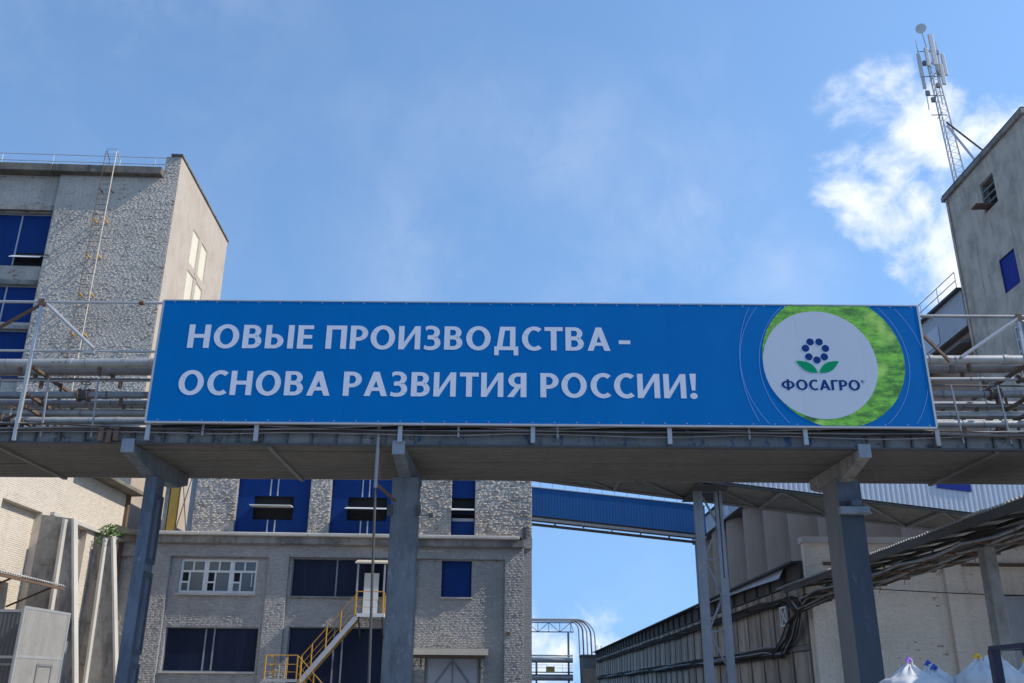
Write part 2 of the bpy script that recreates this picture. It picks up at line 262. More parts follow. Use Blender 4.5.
# ------------------------------------------------------------------ mesh helpers
OFF = {}
def frame_of(p0, p1):
    d = (p1 - p0).normalized(); up = Vector((0, 0, 1)) if abs(d.z) < .95 else Vector((0, 1, 0))
    a = d.cross(up).normalized(); return d, a, a.cross(d).normalized()
class MB:
    def __init__(s): s.v = []; s.f = []
    def add(s, vs_, fs):
        k = len(s.v); s.v += [tuple(q) for q in vs_]; s.f += [tuple(i + k for i in f) for f in fs]; return s
    def box(s, x0, y0, z0, x1, y1, z1):
        vs_ = [(x, y, z) for x in (x0, x1) for y in (y0, y1) for z in (z0, z1)]
        return s.add(vs_, [(0, 1, 3, 2), (4, 6, 7, 5), (0, 4, 5, 1), (2, 3, 7, 6), (0, 2, 6, 4), (1, 5, 7, 3)])
    def beam(s, p0, p1, a_, b_):         # a_: width across, b_: height
        p0, p1 = Vector(p0), Vector(p1); d, a, u = frame_of(p0, p1)
        vs_ = [p + a * (i * a_ / 2) + u * (j * b_ / 2) for p in (p0, p1) for i, j in ((-1, -1), (1, -1), (1, 1), (-1, 1))]
        return s.add(vs_, [(0, 3, 2, 1), (4, 5, 6, 7), (0, 1, 5, 4), (1, 2, 6, 5), (2, 3, 7, 6), (3, 0, 4, 7)])
    def path(s, pts, r, n=8, r1=None):
        pts = [Vector(p) for p in pts]; rings = []; a = None
        for i, p in enumerate(pts):
            d = (pts[min(i + 1, len(pts) - 1)] - pts[max(i - 1, 0)]).normalized()
            if a is None:
                up = Vector((0, 0, 1)) if abs(d.z) < .95 else Vector((0, 1, 0)); a = d.cross(up).normalized()
            else: a = (a - d * a.dot(d)).normalized()
            b_ = d.cross(a); rr = r if r1 is None else r + (r1 - r) * i / (len(pts) - 1)
            rings.append([p + (a * math.cos(t) + b_ * math.sin(t)) * rr for t in [2 * math.pi * k / n for k in range(n)]])
        vs_ = [q for rg in rings for q in rg]; fs = []
        for i in range(len(rings) - 1):
            for k in range(n): fs.append((i * n + k, i * n + (k + 1) % n, (i + 1) * n + (k + 1) % n, (i + 1) * n + k))
        fs.append(tuple(reversed(range(n)))); fs.append(tuple((len(rings) - 1) * n + k for k in range(n)))
        return s.add(vs_, fs)
    def tube(s, p0, p1, r, n=8, r1=None): return s.path([p0, p1], r, n, r1)
    def prism(s, poly, fn, t0, t1):      # poly 2D, fn(a,b,t) -> xyz
        n = len(poly); vs_ = [fn(a, b, t0) for a, b in poly] + [fn(a, b, t1) for a, b in poly]
        return s.add(vs_, [tuple(range(n)), tuple(range(2 * n - 1, n - 1, -1))] + [(i, i + n, (i + 1) % n + n, (i + 1) % n) for i in range(n)])
    def plate(s, u0, u1, z0, z1, holes, fn, t0, t1):      # wall with rectangular openings, closed all round
        us = sorted({u0, u1, *[h for q in holes for h in q[:2] if u0 < h < u1]}); zs = sorted({z0, z1, *[h for q in holes for h in q[2:] if z0 < h < z1]})
        nu, nz = len(us) - 1, len(zs) - 1
        def solid(i, j):
            if not (0 <= i < nu and 0 <= j < nz): return False
            a, b_ = (us[i] + us[i + 1]) / 2, (zs[j] + zs[j + 1]) / 2
            return not any(q[0] < a < q[1] and q[2] < b_ < q[3] for q in holes)
        idx = {}
        def V(i, j, t):
            if (i, j, t) not in idx: idx[(i, j, t)] = len(s.v); s.v.append(tuple(fn(us[i], zs[j], t0 if t == 0 else t1)))
            return idx[(i, j, t)]
        for i in range(nu):
            for j in range(nz):
                if not solid(i, j): continue
                s.f.append((V(i, j, 0), V(i + 1, j, 0), V(i + 1, j + 1, 0), V(i, j + 1, 0))); s.f.append((V(i, j, 1), V(i, j + 1, 1), V(i + 1, j + 1, 1), V(i + 1, j, 1)))
                for (di, dj, A, B) in ((-1, 0, (i, j), (i, j + 1)), (1, 0, (i + 1, j + 1), (i + 1, j)), (0, -1, (i + 1, j), (i, j)), (0, 1, (i, j + 1), (i + 1, j + 1))):
                    if not solid(i + di, j + dj): s.f.append((V(*A, 0), V(*B, 0), V(*B, 1), V(*A, 1)))
        return s
    def corr(s, o, u, v, nrm, lu, lv, pitch, amp, th=.006, prof='sine', k=6):   # corrugations run along v
        o, u, v, nrm = Vector(o), Vector(u).normalized(), Vector(v).normalized(), Vector(nrm).normalized()
        pts = []
        nw = max(1, round(lu / pitch)); pt = lu / nw
        for i in range(nw):
            if prof == 'sine':
                for q in range(k): pts.append((i * pt + pt * q / k, amp * math.sin(2 * math.pi * q / k)))
            else:
                for q, h in ((0, 0), (.42, 0), (.5, amp), (.9, amp)): pts.append((i * pt + pt * q, h))
        pts.append((lu, 0)); n = len(pts); vs_ = []
        for tt in (0, th):
            for b_ in (0, lv):
                vs_ += [o + u * a + v * b_ + nrm * (h + tt) for a, h in pts]
        fs = []
        for i in range(n - 1):
            fs += [(i, n + i, n + i + 1, i + 1), (2 * n + i, 2 * n + i + 1, 3 * n + i + 1, 3 * n + i), (i, i + 1, 2 * n + i + 1, 2 * n + i), (n + i, 3 * n + i, 3 * n + i + 1, n + i + 1)]
        fs += [(0, 2 * n, 3 * n, n), (n - 1, 2 * n - 1, 4 * n - 1, 3 * n - 1)]
        return s.add(vs_, fs)
    def build(s, name, mat, parent=None, smooth=False, bev=0., label=None, cat=None, group=None, kind=None):
        off = OFF.get(parent.name, Vector()) if parent else Vector()
        me = bpy.data.meshes.new(name); me.from_pydata([tuple(Vector(q) - off) for q in s.v], [], s.f)
        import bmesh
        bm = bmesh.new(); bm.from_mesh(me); bmesh.ops.recalc_face_normals(bm, faces=bm.faces)
        if bev: bmesh.ops.bevel(bm, geom=bm.edges[:], offset=bev, segments=1, affect='EDGES', clamp_overlap=True)
        bm.to_mesh(me); bm.free()
        me.materials.append(MATS[mat])
        if smooth:
            me.polygons.foreach_set('use_smooth', [True] * len(me.polygons)); me.set_sharp_from_angle(angle=R(40))
        o = bpy.data.objects.new(name, me); C.objects.link(o)
        if parent: o.parent = parent; OFF[o.name] = off
        tag(o, label, cat, group, kind); return o
def tag(o, label=None, cat=None, group=None, kind=None):
    for k, v in (('label', label), ('category', cat), ('group', group), ('kind', kind)):
        if v: o[k] = v
    return o
def thing(name, label, cat, loc=(0, 0, 0), rz=None, group=None):
    o = bpy.data.objects.new(name, None); C.objects.link(o); o.location = loc; o.empty_display_size = .3
    if rz is not None: o.rotation_euler.z = rz; OFF[o.name] = Vector()
    else: OFF[o.name] = Vector(loc)
    return tag(o, label, cat, group)
def copy_to(o, parent, loc=(0, 0, 0), name=None):
    c = o.copy(); C.objects.link(c); c.parent = parent; c.location = loc
    if parent: OFF[c.name] = OFF.get(parent.name, Vector())
    return c
XZ = lambda a, b, t: (a, t, b)      # wall facing -Y
YZ = lambda a, b, t: (t, a, b)      # wall facing +-X

import numpy as np
RNG = np.random.default_rng(5)
def lump(u, z, s, seed):          # cheap smooth noise
    r = np.random.default_rng(seed); o = np.zeros_like(u)
    for k in range(7):
        a, b_, c = r.uniform(-1, 1, 2).tolist() + [r.uniform(0, 6.28)]; q = s * (1 + .6 * k); o += np.sin(u * a * q + z * b_ * q * 1.6 + c) / (1 + .35 * k)
    return o / 3.0
def brickwork(parent, mat, u0, u1, z0, z1, holes, plane, t, out, prot=(.004, .02), coarse=.012, seed=1, miss=.004, bw=.25, bh=.068, j=.009):
    rows = int((z1 - z0) / (bh + j)); L = []
    for r in range(rows):
        za = z0 + r * (bh + j); n = int((u1 - u0) / .15) + 4; w_ = RNG.choice([bw, bw, bw, bw * .48, bw * .75], n); a = u0 - RNG.uniform(.02, .24) + np.concatenate([[0], np.cumsum(w_ + j)[:-1]])
        L.append(np.stack([np.maximum(a, u0 + .002), np.minimum(a + w_, u1 - .002), np.full(n, za + j / 2), np.full(n, za + j / 2 + bh)], 1))
    q = np.concatenate(L); q = q[q[:, 1] - q[:, 0] > .04]
    for h in holes:
        ov = (q[:, 0] < h[1]) & (q[:, 1] > h[0]) & (q[:, 2] < h[3] + .0) & (q[:, 3] > h[2])
        lef = ov & (q[:, 0] < h[0] - .03); rig = ov & ~lef & (q[:, 1] > h[1] + .03)
        q[lef, 1] = h[0]; q[rig, 0] = h[1]; q = q[~(ov & ~lef & ~rig)]
    q = q[RNG.random(len(q)) > miss]; n = len(q)
    uc, zc = q[:, :2].mean(1), q[:, 2:].mean(1)
    p = prot[0] + (prot[1] - prot[0]) * RNG.random(n) ** 4.0 * 1.6 + coarse * np.maximum(lump(uc * .8, zc, 7.0, seed) + .35, 0) * RNG.uniform(.5, 1, n)
    tilt_u = RNG.normal(0, .35, n) * p; tilt_z = RNG.normal(0, .25, n) * p; V = np.zeros((n, 8, 3)); q = q.copy(); q[:, 2:] += RNG.normal(0, .002, (n, 1))
    for k, (iu, iz) in enumerate(((0, 2), (1, 2), (1, 3), (0, 3))):
        du = -1 if iu == 0 else 1; dz = -1 if iz == 2 else 1
        for f in (0, 1):
            tt = t - out * .004 if f == 0 else t + out * np.maximum(p + du * tilt_u + dz * tilt_z + RNG.normal(0, .12, n) * p, .001)
            uu = q[:, iu] - (du * .010 if f else 0); zz = q[:, iz] - (dz * .006 if f else 0)
            V[:, k + 4 * f] = np.stack([uu, np.broadcast_to(tt, n), zz], 1) if plane == 'XZ' else np.stack([np.broadcast_to(tt, n), uu, zz], 1)
    V = V.reshape(-1, 3) - np.array(OFF.get(parent.name, Vector()))
    F = np.array([(4, 5, 6, 7), (0, 1, 5, 4), (1, 2, 6, 5), (2, 3, 7, 6), (3, 0, 4, 7)]); 
    if (plane == 'XZ') == (out > 0): F = F[:, ::-1]
    F = (F[None] + (np.arange(n) * 8)[:, None, None]).reshape(-1, 4)
    me = bpy.data.meshes.new('brickwork'); me.vertices.add(len(V)); me.vertices.foreach_set('co', V.ravel()); me.loops.add(F.size); me.loops.foreach_set('vertex_index', F.ravel())
    me.polygons.add(len(F)); me.polygons.foreach_set('loop_start', np.arange(len(F)) * 4); me.update(calc_edges=True); me.validate()
    me.materials.append(MATS[mat]); o = bpy.data.objects.new('brickwork', me); C.objects.link(o); o.parent = parent; o['kind'] = 'stuff'
    return o
# ================================================================== GROUND
MB().box(-2500, -2500, -.4, 2500, 2500, 0).build('ground', 'asphalt', kind='structure')
MB().box(-17, -30, .004, 60, 45.5, .03).build('yard', 'yard_concrete', kind='structure')  # unseen yard, widened and lightened to bounce light onto the shed front

# ================================================================== LEFT TOWER BLOCK (front nearly square to us, side lit)
T = thing('tower_block', 'tall grey brick block with blue windows and sunlit cream side wall, at far left', 'building', (-19.95, 47.5, 0), R(2.5))
MB().plate(-30, -6.9, 0, 30.3, [(-13.2 - 7.4 * k, -7.02 - 7.4 * k, z0, z1) for k in (0, 1, 2) for z0, z1 in ((24.2, 27.6), (20.72, 23.0), (17.2, 20.28), (13.6, 16.4))], XZ, .22, .6).build('bay_wall', 'silicate_brick', T)
MB().box(-6.9, 0, 0, -.012, .6, 30.3).build('wall', 'silicate_brick', T)
brickwork(T, 'tower_block_bricks', -6.9, -.012, 15.5, 31.55, [(-6.9, -.9, 30.12, 32)], 'XZ', 0, -1, (.001, .010), .007, 3, .006)
brickwork(T, 'tower_block_bricks', -13.8, -6.92, 16.0, 30.1, [(-13.2, -7.02, z0, z1) for z0, z1 in ((24.2, 27.6), (20.72, 23.0), (17.2, 20.28))], 'XZ', .22, -1, (.001, .010), .007, 4)
MB().box(-.90, -.002, 30.05, -.014, .5, 31.55).build('corner_pier', 'silicate_brick', T)
MB().plate(.004, 11.2, 0, 31.6, [(3.85, 5.2, 26.45, 28.75), (5.75, 7.1, 26.45, 28.75), (3.85, 5.2, 23.5, 25.95), (5.75, 7.1, 23.5, 25.95)], YZ, -.5, 0).build('side_wall', 'cream_plaster', T)
MB().box(-30, .62, 0, -.52, 11.1, 30.2).build('core', 'silicate_brick', T)
MB().box(-.62, -.1, 31.6, .08, 11.3, 31.72).build('coping', 'eave_concrete', T)
for k, (a, b_) in enumerate(((-30, -21.1), (-21.08, -14.1), (-14.08, -7.3), (-7.28, -.92))):
    MB().box(a, -.42 + .01 * (k % 2), 30.12, b_, .9, 30.62).build('eave_slab', 'eave_concrete', T, bev=.03)
MB().box(-30, -.05, 27.68, -6.9, .25, 27.98).build('lintel_band', 'concrete', T)
for z0, z1 in ((23.02, 23.3), (20.3, 20.5)): MB().box(-13.6, .12, z0, -6.92, .3, z1).build('sill', 'concrete', T)
for k in (0, 1, 2):
    for z0, z1 in ((24.2, 27.6), (20.72, 23.0), (17.2, 20.28), (13.6, 16.4)):
        x0, x1 = -13.2 - 7.4 * k, -7.02 - 7.4 * k
        lower = z0 + (.86 if z0 == 24.2 else 0)
        cuts = [x0, x0 + 2.0, x1 - 3.8, x1 - 1.74, x1]
        wd = MB().box(x0, .40, z0, x1, .46, z0 + .06).box(x0, .40, z1 - .06, x1, .46, z1)
        for c in cuts: wd.box(max(x0, c - .04), .38, z0 + .06, min(x1, c + .04), .46, z1 - .06)
        wf = wd.build('window', 'bare_steel', T)
        for a, b_ in zip(cuts, cuts[1:]): MB().box(a + .045, .43, lower + .05 if b_ == x1 or z0 != 24.2 else z0 + .07, b_ - .045, .45, z1 - .07).build('pane', 'blue_panel', wf)
        if z0 == 24.2:
            MB().box(x1 - 1.7, .52, z0 + .06, x1 - .04, .56, lower).build('opening', 'black_void', wf)
            MB().add([(x1 - 1.75, .40, z0 + .72), (x1 - .08, .40, z0 + .72), (x1 - .08, -.15, z0 + .38), (x1 - 1.75, -.15, z0 + .38), (x1 - 1.75, .40, z0 + .76), (x1 - .08, .40, z0 + .76), (x1 - .08, -.15, z0 + .42), (x1 - 1.75, -.15, z0 + .42)],
                     [(0, 1, 2, 3), (7, 6, 5, 4), (0, 4, 5, 1), (1, 5, 6, 2), (2, 6, 7, 3), (3, 7, 4, 0)]).build('open_sash', 'white_metal', wf)
for y0, y1 in ((3.85, 5.2), (5.75, 7.1)):
    for z0, z1 in ((26.45, 28.75), (23.5, 25.95)):
        f_ = MB().plate(y0, y1, z0, z1, [(y0 + .07, y1 - .07, z0 + .07, z1 - .07)], YZ, -.1, -.035).build('window', 'cream_metal', T)
        MB().box(-.09, y0 + .075, z0 + .075, -.05, y1 - .075, z1 - .075).build('pane', 'pale_panel', f_)
MB().box(-.02, 5.2, 26.02, .03, 5.75, 26.38).build('ledge', 'cream_plaster', T)
L = thing('roof_ladder', 'thin steel ladder bracketed to the tall grey block, hooked over its roof edge', 'ladder', (-19.95, 47.5, 0), R(2.5))
for u in (-4.28, -3.66):
    MB().path([(u, -.55, 16.5), (u, -.55, 31.35), (u + .02, -.5, 31.55), (u + .05, .0, 31.2), (u + .05, .05, 30.64)], .032 if u > -4 else .022, 6).build('rail', 'cream_metal' if u > -4 else 'rusty_steel', L)
    for z in (29.0, 27.0, 24.7, 22.3, 19.9, 17.6):
        MB().beam((u, -.55, z), (u, .0, z - .02), .06, .07).build('bracket', 'rusty_steel' if z > 28 else 'ochre_paint', L)
rg = MB().tube((-4.28, -.55, 0), (-3.66, -.55, 0), .012, 5).build('rung', 'rusty_steel', L)
rg.location.z = 17
for k in range(1, 44): copy_to(rg, L, (0, 0, 17 + k * .34))
G = thing('roof_railing', 'two-bar guard rail along the roof edge of the tall left block', 'railing', (-19.95, 47.5, 30.6), R(2.5))
for z in (.52, .98): MB().tube((-30, .15, z), (-.95, .15, z - .03), .022, 6).build('rail', 'bare_steel', G)
for k in range(10): MB().tube((-1.6 - 3.0 * k, .15, .0), (-1.6 - 3.0 * k, .15, .98), .025, 6).build('post', 'bare_steel', G)

# ================================================================== CENTRE BUILDING
B = thing('factory_building', 'low grey brick factory with cornice, blue panel windows and white casement, behind bridge', 'building', (1.07, 46, 0), R(3))
D = 17.0
bays = [(-20.13, -18.52, .4, 7.63), (-17.52, -12.84, .4, 7.68), (-11.85, -6.85, .4, 7.72), (-5.66, -1.34, .0, 7.72)]
MB().plate(-20.6, -.4, 0, 8.3, bays, XZ, 0, .16).build('pilaster_wall', 'grey_brick', B)
wins = {'white': (-17.05, -13.36, 5.97, 7.58), 'll': (-17.35, -13.02, 2.42, 4.40), 'mb': (-11.70, -7.0, 5.87, 7.68), 'lb': (-11.6, -7.1, .9, 4.46), 'sm': (-4.43, -2.96, 5.92, 7.66), 'door': (-5.10, -2.44, 0, 3.12)}
MB().plate(-20.6, -.02, 0, 8.3, list(wins.values()), XZ, .163, .55).build('wall', 'grey_brick', B)
MB().box(-20.5, .9, 0, -.03, D, 8.3).box(-16.6, .9, 8.3, -.03, D, 14.1).build('core', 'grey_brick', B)
MB().box(-.022, .17, 0, 0, D, 8.3).box(-20.62, 0.17, 0, -20.6, D, 8.3).build('side_wall', 'grey_brick', B)
MB().box(-20.7, -.30, 8.302, -.42, .5, 8.64).build('moulding', 'concrete', B)
for k, (a, b_) in enumerate(((-20.9, -16.2), (-16.18, -11.0), (-10.98, -5.8), (-5.78, -.66))):
    MB().box(a, -.52 + .012 * (k % 2), 8.642, b_, .8, 8.80).build('cornice_slab', 'pale_concrete', B, bev=.025)
brickwork(B, 'grey_bricks', -20.6, -.4, 1.0, 8.28, bays, 'XZ', 0, -1, (.001, .008), .005, 11)
for bx_ in bays: brickwork(B, 'grey_bricks', bx_[0], bx_[1], 1.0, bx_[3], list(wins.values()), 'XZ', .163, -1, (.001, .008), .005, 12)
up = [(-14.72, -11.12, 8.9, 13.2), (-10.08, -6.6, 8.9, 13.2), (-4.05, -2.87, 8.9, 13.2)]
MB().plate(-16.76, 0, 8.502 + .3, 14.2, up, XZ, .06, .6).build('upper_wall', 'rough_brick', B)
brickwork(B, 'rough_bricks', -16.76, 0, 8.81, 13.0, up, 'XZ', .06, -1, (.003, .03), .022, 13, .012)
MB().box(-.5, .05, 8.3, .012, .62, 8.80).build('corner_block', 'grey_brick', B)
MB().box(-16.76, .6, 8.81, -16.6, D, 14.1).box(-.025, .62, 8.81, 0.0, D, 14.2).build('upper_side_wall', 'rough_brick', B)
MB().box(-17.0, -.3, 14.2, .25, D + .2, 14.45).build('roof', 'eave_concrete', B)
MB().box(-20.6, .8, 8.3, -16.77, D, 8.6).build('terrace_roof', 'roof_felt', B)
for i, (x0, x1, z0, z1) in enumerate(up):
    n = max(1, round((x1 - x0) / 1.2)); dx = (x1 - x0) / n
    f_ = MB().plate(x0, x1, z0, z1, [(x0 + .03, x1 - .03, z0 + .03, z1 - .03)], XZ, .30, .40).build('window', 'blue_panel', B)
    ox0, ox1, oz0, oz1 = ((-13.9, -11.95, 9.55, 10.72), (-9.25, -7.3, 9.58, 10.74), (x0 + .04, x1 - .04, 9.62, 10.8))[i]
    MB().plate(x0 + .032, x1 - .032, z0 + .032, z1 - .032, [(ox0, ox1, oz0, oz1)], XZ, .33, .37).build('panel', 'blue_panel', f_)
    MB().box(ox0 - .1, .56, oz0 - .1, ox1 + .1, .59, oz1 + .1).build('opening', 'black_void', f_)
    if i < 2:
        for u in (x0 + .44 * (x1 - x0), x0 + .54 * (x1 - x0)):
            MB().box(u - .03, .27, z0 + .03, u + .03, .328, oz0 - .02).build('seam_strip', 'grey_sheet', f_); MB().box(u - .03, .27, oz1 + .02, u + .03, .328, z1 - .04).build('seam_strip', 'grey_sheet', f_)
    # sash swung out about its middle
    zc = oz0 + .60; 
    out_ = -.45 if i < 2 else -.32
    sash = MB().add([(ox0 - .05, .42, zc + .02), (ox1 + .0, .42, zc + .02), (ox1 + .0, out_, zc - (.03 if i == 0 else .16)), (ox0 - .05, out_, zc - (.03 if i == 0 else .16)), (ox0 - .05, .42, zc + .08), (ox1 + .0, .42, zc + .08), (ox1 + .0, out_, zc + .04 - (.03 if i == 0 else .16)), (ox0 - .05, out_, zc + .04 - (.03 if i == 0 else .16))],
             [(0, 1, 2, 3), (7, 6, 5, 4), (0, 4, 5, 1), (1, 5, 6, 2), (2, 6, 7, 3), (3, 7, 4, 0)]).build('open_sash', 'white_metal', f_)
    if i == 2:
        MB().box(ox0, .36, oz0, ox1, .40, oz0 + .16).build('glass_strip', 'grey_sheet', f_); MB().box(ox0, .34, oz0 + .34, ox1, .37, oz0 + .5).build('panel', 'dark_blue_panel', f_)
# white casement with small panes
x0, x1, z0, z1 = wins['white']
f_ = MB().plate(x0, x1, z0, z1, [(x0 + .12 + k * 1.225 + a, x0 + .12 + k * 1.225 + b_, c, d_) for k in range(3) for a, b_, c, d_ in ((0, .45, z0 + 1.08, z1 - .12), (.53, 1.0, z0 + 1.08, z1 - .12), (0, .30, z0 + .12, z0 + .48), (0, .30, z0 + .56, z0 + .98), (.38, 1.0, z0 + .12, z0 + .98))], XZ, .27, .37).build('casement_window', 'window_white', B)
for k in range(3):
    for q, (a, b_, c, d_) in enumerate(((0, .45, z0 + 1.08, z1 - .12), (.53, 1.0, z0 + 1.08, z1 - .12), (0, .30, z0 + .12, z0 + .48), (0, .30, z0 + .56, z0 + .98), (.38, 1.0, z0 + .12, z0 + .98))):
        dark = (k, q) in ((1, 2), (1, 3), (2, 3), (0, 3))
        MB().box(x0 + .115 + k * 1.225 + a, .31 if not dark else .36, c - .005, x0 + .125 + k * 1.225 + b_, .325 if not dark else .365, d_ + .005).build('pane', 'window_glass' if not dark else 'black_void', f_)
MB().box(x0 - .05, .02, z0 - .1, x1 + .05, .30, z0 - .01).build('sill', 'pale_concrete', f_)
MB().box(-13.62, .22, 6.3, -13.58, .24, 6.9).build('vent_flap', 'window_white', f_)
for key, cuts in (('ll', (-15.5, -15.1)), ('mb', (-9.55,)), ('lb', (-9.45, -9.05)), ('sm', ())):
    x0, x1, z0, z1 = wins[key]
    f_ = MB().plate(x0, x1, z0, z1, [(x0 + .04, x1 - .04, z0 + .04, z1 - .04)], XZ, .34, .42).build('window', 'lattice_paint' if key != 'sm' else 'blue_panel', B)
    cs = [x0 + .04, *cuts, x1 - .04]
    for a, b_ in zip(cs, cs[1:]): MB().box(a + .02, .37, z0 + .042, b_ - .02, .40, z1 - .042).build('panel', 'dark_blue_panel' if key != 'sm' else 'blue_panel', f_)
    for c in cuts: MB().box(c - .035, .345, z0 + .042, c + .035, .385, z1 - .042).build('seam_strip', 'lattice_paint', f_)
    MB().box(x0 - .06, .05, z0 - .07, x1 + .06, .36, z0 - .003).build('sill', 'pale_concrete' if key in ('sm', 'll') else 'concrete', f_)
x0, x1, z0, z1 = wins['door']
dr = MB().box(x0 + .02, .40, 0, x1 - .02, .47, z1 - .02).build('gate_door', 'grey_sheet', B)
MB().box(x0 + .02, .36, 0, x0 + .14, .398, z1 - .03).box(x1 - .14, .36, 0, x1 - .02, .398, z1 - .03).box((x0 + x1) / 2 - .03, .36, 0, (x0 + x1) / 2 + .03, .398, z1 - .03).build('stile', 'dull_pipe', dr)
for s in (-1, 1):
    xm = (x0 + x1) / 2; MB().beam((xm + s * .05, .38, 2.95), (xm + s * 1.15, .38, 1.55), .03, .10).build('brace', 'dull_pipe', dr)
cp = MB().box(-5.66, -1.15, 3.22, -2.13, -.005, 3.50).build('door_canopy', 'cream_metal', B)
MB().box(-5.60, -1.05, 3.10, -2.25, -.01, 3.215).build('canopy_underside', 'rusty_steel', cp)
for u in (-5.25, -2.5): MB().beam((u, -.9, 3.1), (u, -.01, 2.7), .06, .06).build('bracket', 'dark_steel', cp)
MB().tube((-.55, -.05, 6.9), (-.32, -.1, 7.1), .02, 6).build('hook', 'white_metal', B)
MB().box(-.46, -.12, 8.82, -.3, .05, 9.3).build('floodlight', 'dark_steel', B)
MB().box(-1.25, -.09, 4.2, -1.05, .0, 4.32).build('wall_bracket', 'rusty_steel', B)
MB().tube((-6.0, -.4, 9.75), (-4.9, -.4, 9.75), .02, 6).box(-5.15, -.47, 9.65, -4.95, -.33, 9.85).build('wall_lamp', 'dark_steel', B)
for s in range(3): MB().box(-5.55 + .42 * s, -.02, 8.06, -5.25 + .42 * s, .0, 8.12).build('plaque', 'pale_concrete', B)
# brace bay beside the upper wall
K = thing('brace_frame', 'grey post with crossed bracing and yellow pillar on the factory ledge', 'steel frame', (1.07, 46, 8.8), R(3))
MB().box(-18.05, .3, .0, -17.65, .55, 5.0).build('pillar', 'ochre_paint', K)
MB().box(-18.3, .3, .0, -18.1, .5, 5.0).build('post', 'concrete', K); MB().box(-17.05, .2, .0, -16.78, .5, 5.0).build('post', 'lattice_paint', K)
MB().beam((-17.62, .35, .05), (-17.08, .35, 3.0), .03, .06).build('brace', 'dull_pipe', K); MB().beam((-17.08, .39, .05), (-17.62, .39, 3.0), .03, .06).build('brace', 'dull_pipe', K)

# ------------------------------------------------------------------ outside staircase
S = thing('outdoor_staircase', 'yellow-railed steel staircase up to a white door on the factory front', 'staircase', (1.07, 46, 0), R(3))
MB().box(-8.30, -1.25, 4.86, -7.0, -.01, 5.02).build('landing', 'white_metal', S)
for u in (-8.2, -7.1): MB().beam((u, -1.2, 4.84), (u, -.01, 4.0), .07, .07).build('bracket', 'dark_steel', S)
MB().box(-8.15, -.08, 5.03, -7.45, -.01, 6.98).build('door', 'white_metal', S)
sh = MB().add([(-8.5, -1.35, 7.28), (-6.98, -1.35, 7.28), (-6.98, .0, 7.55), (-8.5, 0, 7.55), (-8.5, -1.35, 7.36), (-6.98, -1.35, 7.36), (-6.98, 0, 7.63), (-8.5, 0, 7.63)], [(0, 1, 2, 3), (7, 6, 5, 4), (0, 4, 5, 1), (1, 5, 6, 2), (2, 6, 7, 3), (3, 7, 4, 0)]).build('door_hood', 'cream_metal', S)
for u in (-8.36, -7.1): MB().box(u - .04, -1.2, 5.02, u + .04, -1.12, 7.28).build('hood_post', 'bare_steel', S)
def railing(pts, posts, h=1.0, col='yellow_paint'):
    for z in (h, h * .62, h * .3): MB().path([(a, b_, c + z) for a, b_, c in pts], .024 if z == h else .014, 6).build('handrail' if z == h else 'guard_bar', col, S)
    for a, b_, c in posts: MB().tube((a, b_, c), (a, b_, c + h), .032, 6).build('rail_post', col, S)
railing([(-8.36, -1.22, 5.0), (-7.1, -1.22, 5.0), (-7.1, -.05, 5.0)], [(-8.36, -1.22, 4.95), (-7.1, -1.22, 4.95), (-7.1, -.1, 4.95)])
f0, f1 = Vector((-8.30, 0, 4.95)), Vector((-10.65, 0, 2.12))
for y in (-1.22, -.3):
    MB().beam((f0.x, y, f0.z - .1), (f1.x, y, f1.z - .1), .05, .22).build('stringer', 'grey_sheet' if y < -1 else 'yellow_paint', S)
railing([(f0.x, -1.22, f0.z), (f1.x, -1.22, f1.z)], [tuple(f0.lerp(f1, t) + Vector((0, -1.22, 0))) for t in (.04, .3, .56, .82, 1)])
for k in range(11):
    p = f0.lerp(f1, (k + .5) / 11); MB().box(p.x - .13, -1.19, p.z - .03, p.x + .13, -.33, p.z).build('tread', 'dull_pipe', S)
MB().box(-12.1, -2.35, 1.98, -10.6, -.25, 2.1).build('half_landing', 'bare_steel', S)
railing([(-10.65, -2.32, 2.1), (-12.05, -2.32, 2.1), (-12.05, -.3, 2.1)], [(-12.05, -2.32, 2.1), (-11.45, -.3, 2.1), (-12.05, -.3, 2.1), (-10.65, -2.32, 2.1)])
g0, g1 = Vector((-10.6, 0, 2.05)), Vector((-8.55, 0, 0))
for y in (-2.3, -1.4): MB().beam((g0.x, y, g0.z - .1), (g1.x, y, .0), .05, .2).build('stringer', 'yellow_paint', S)
railing([(g0.x, -2.3, g0.z), (g1.x, -2.3, g1.z)], [tuple(g0.lerp(g1, t) + Vector((0, -2.3, 0))) for t in (.05, .35, .65, .95)])
for k in range(8):
    p = g0.lerp(g1, (k + .5) / 8); MB().box(p.x - .13, -2.27, p.z - .03, p.x + .13, -1.43, p.z).build('tread', 'dull_pipe', S)
for a, b_ in ((-12.05, -2.3), (-12.05, -.3), (-10.7, -.3)): MB().box(a - .05, b_ - .05, 0, a + .05, b_ + .05, 1.98 if a < -9 else 4.86).build('leg', 'lattice_paint', S)

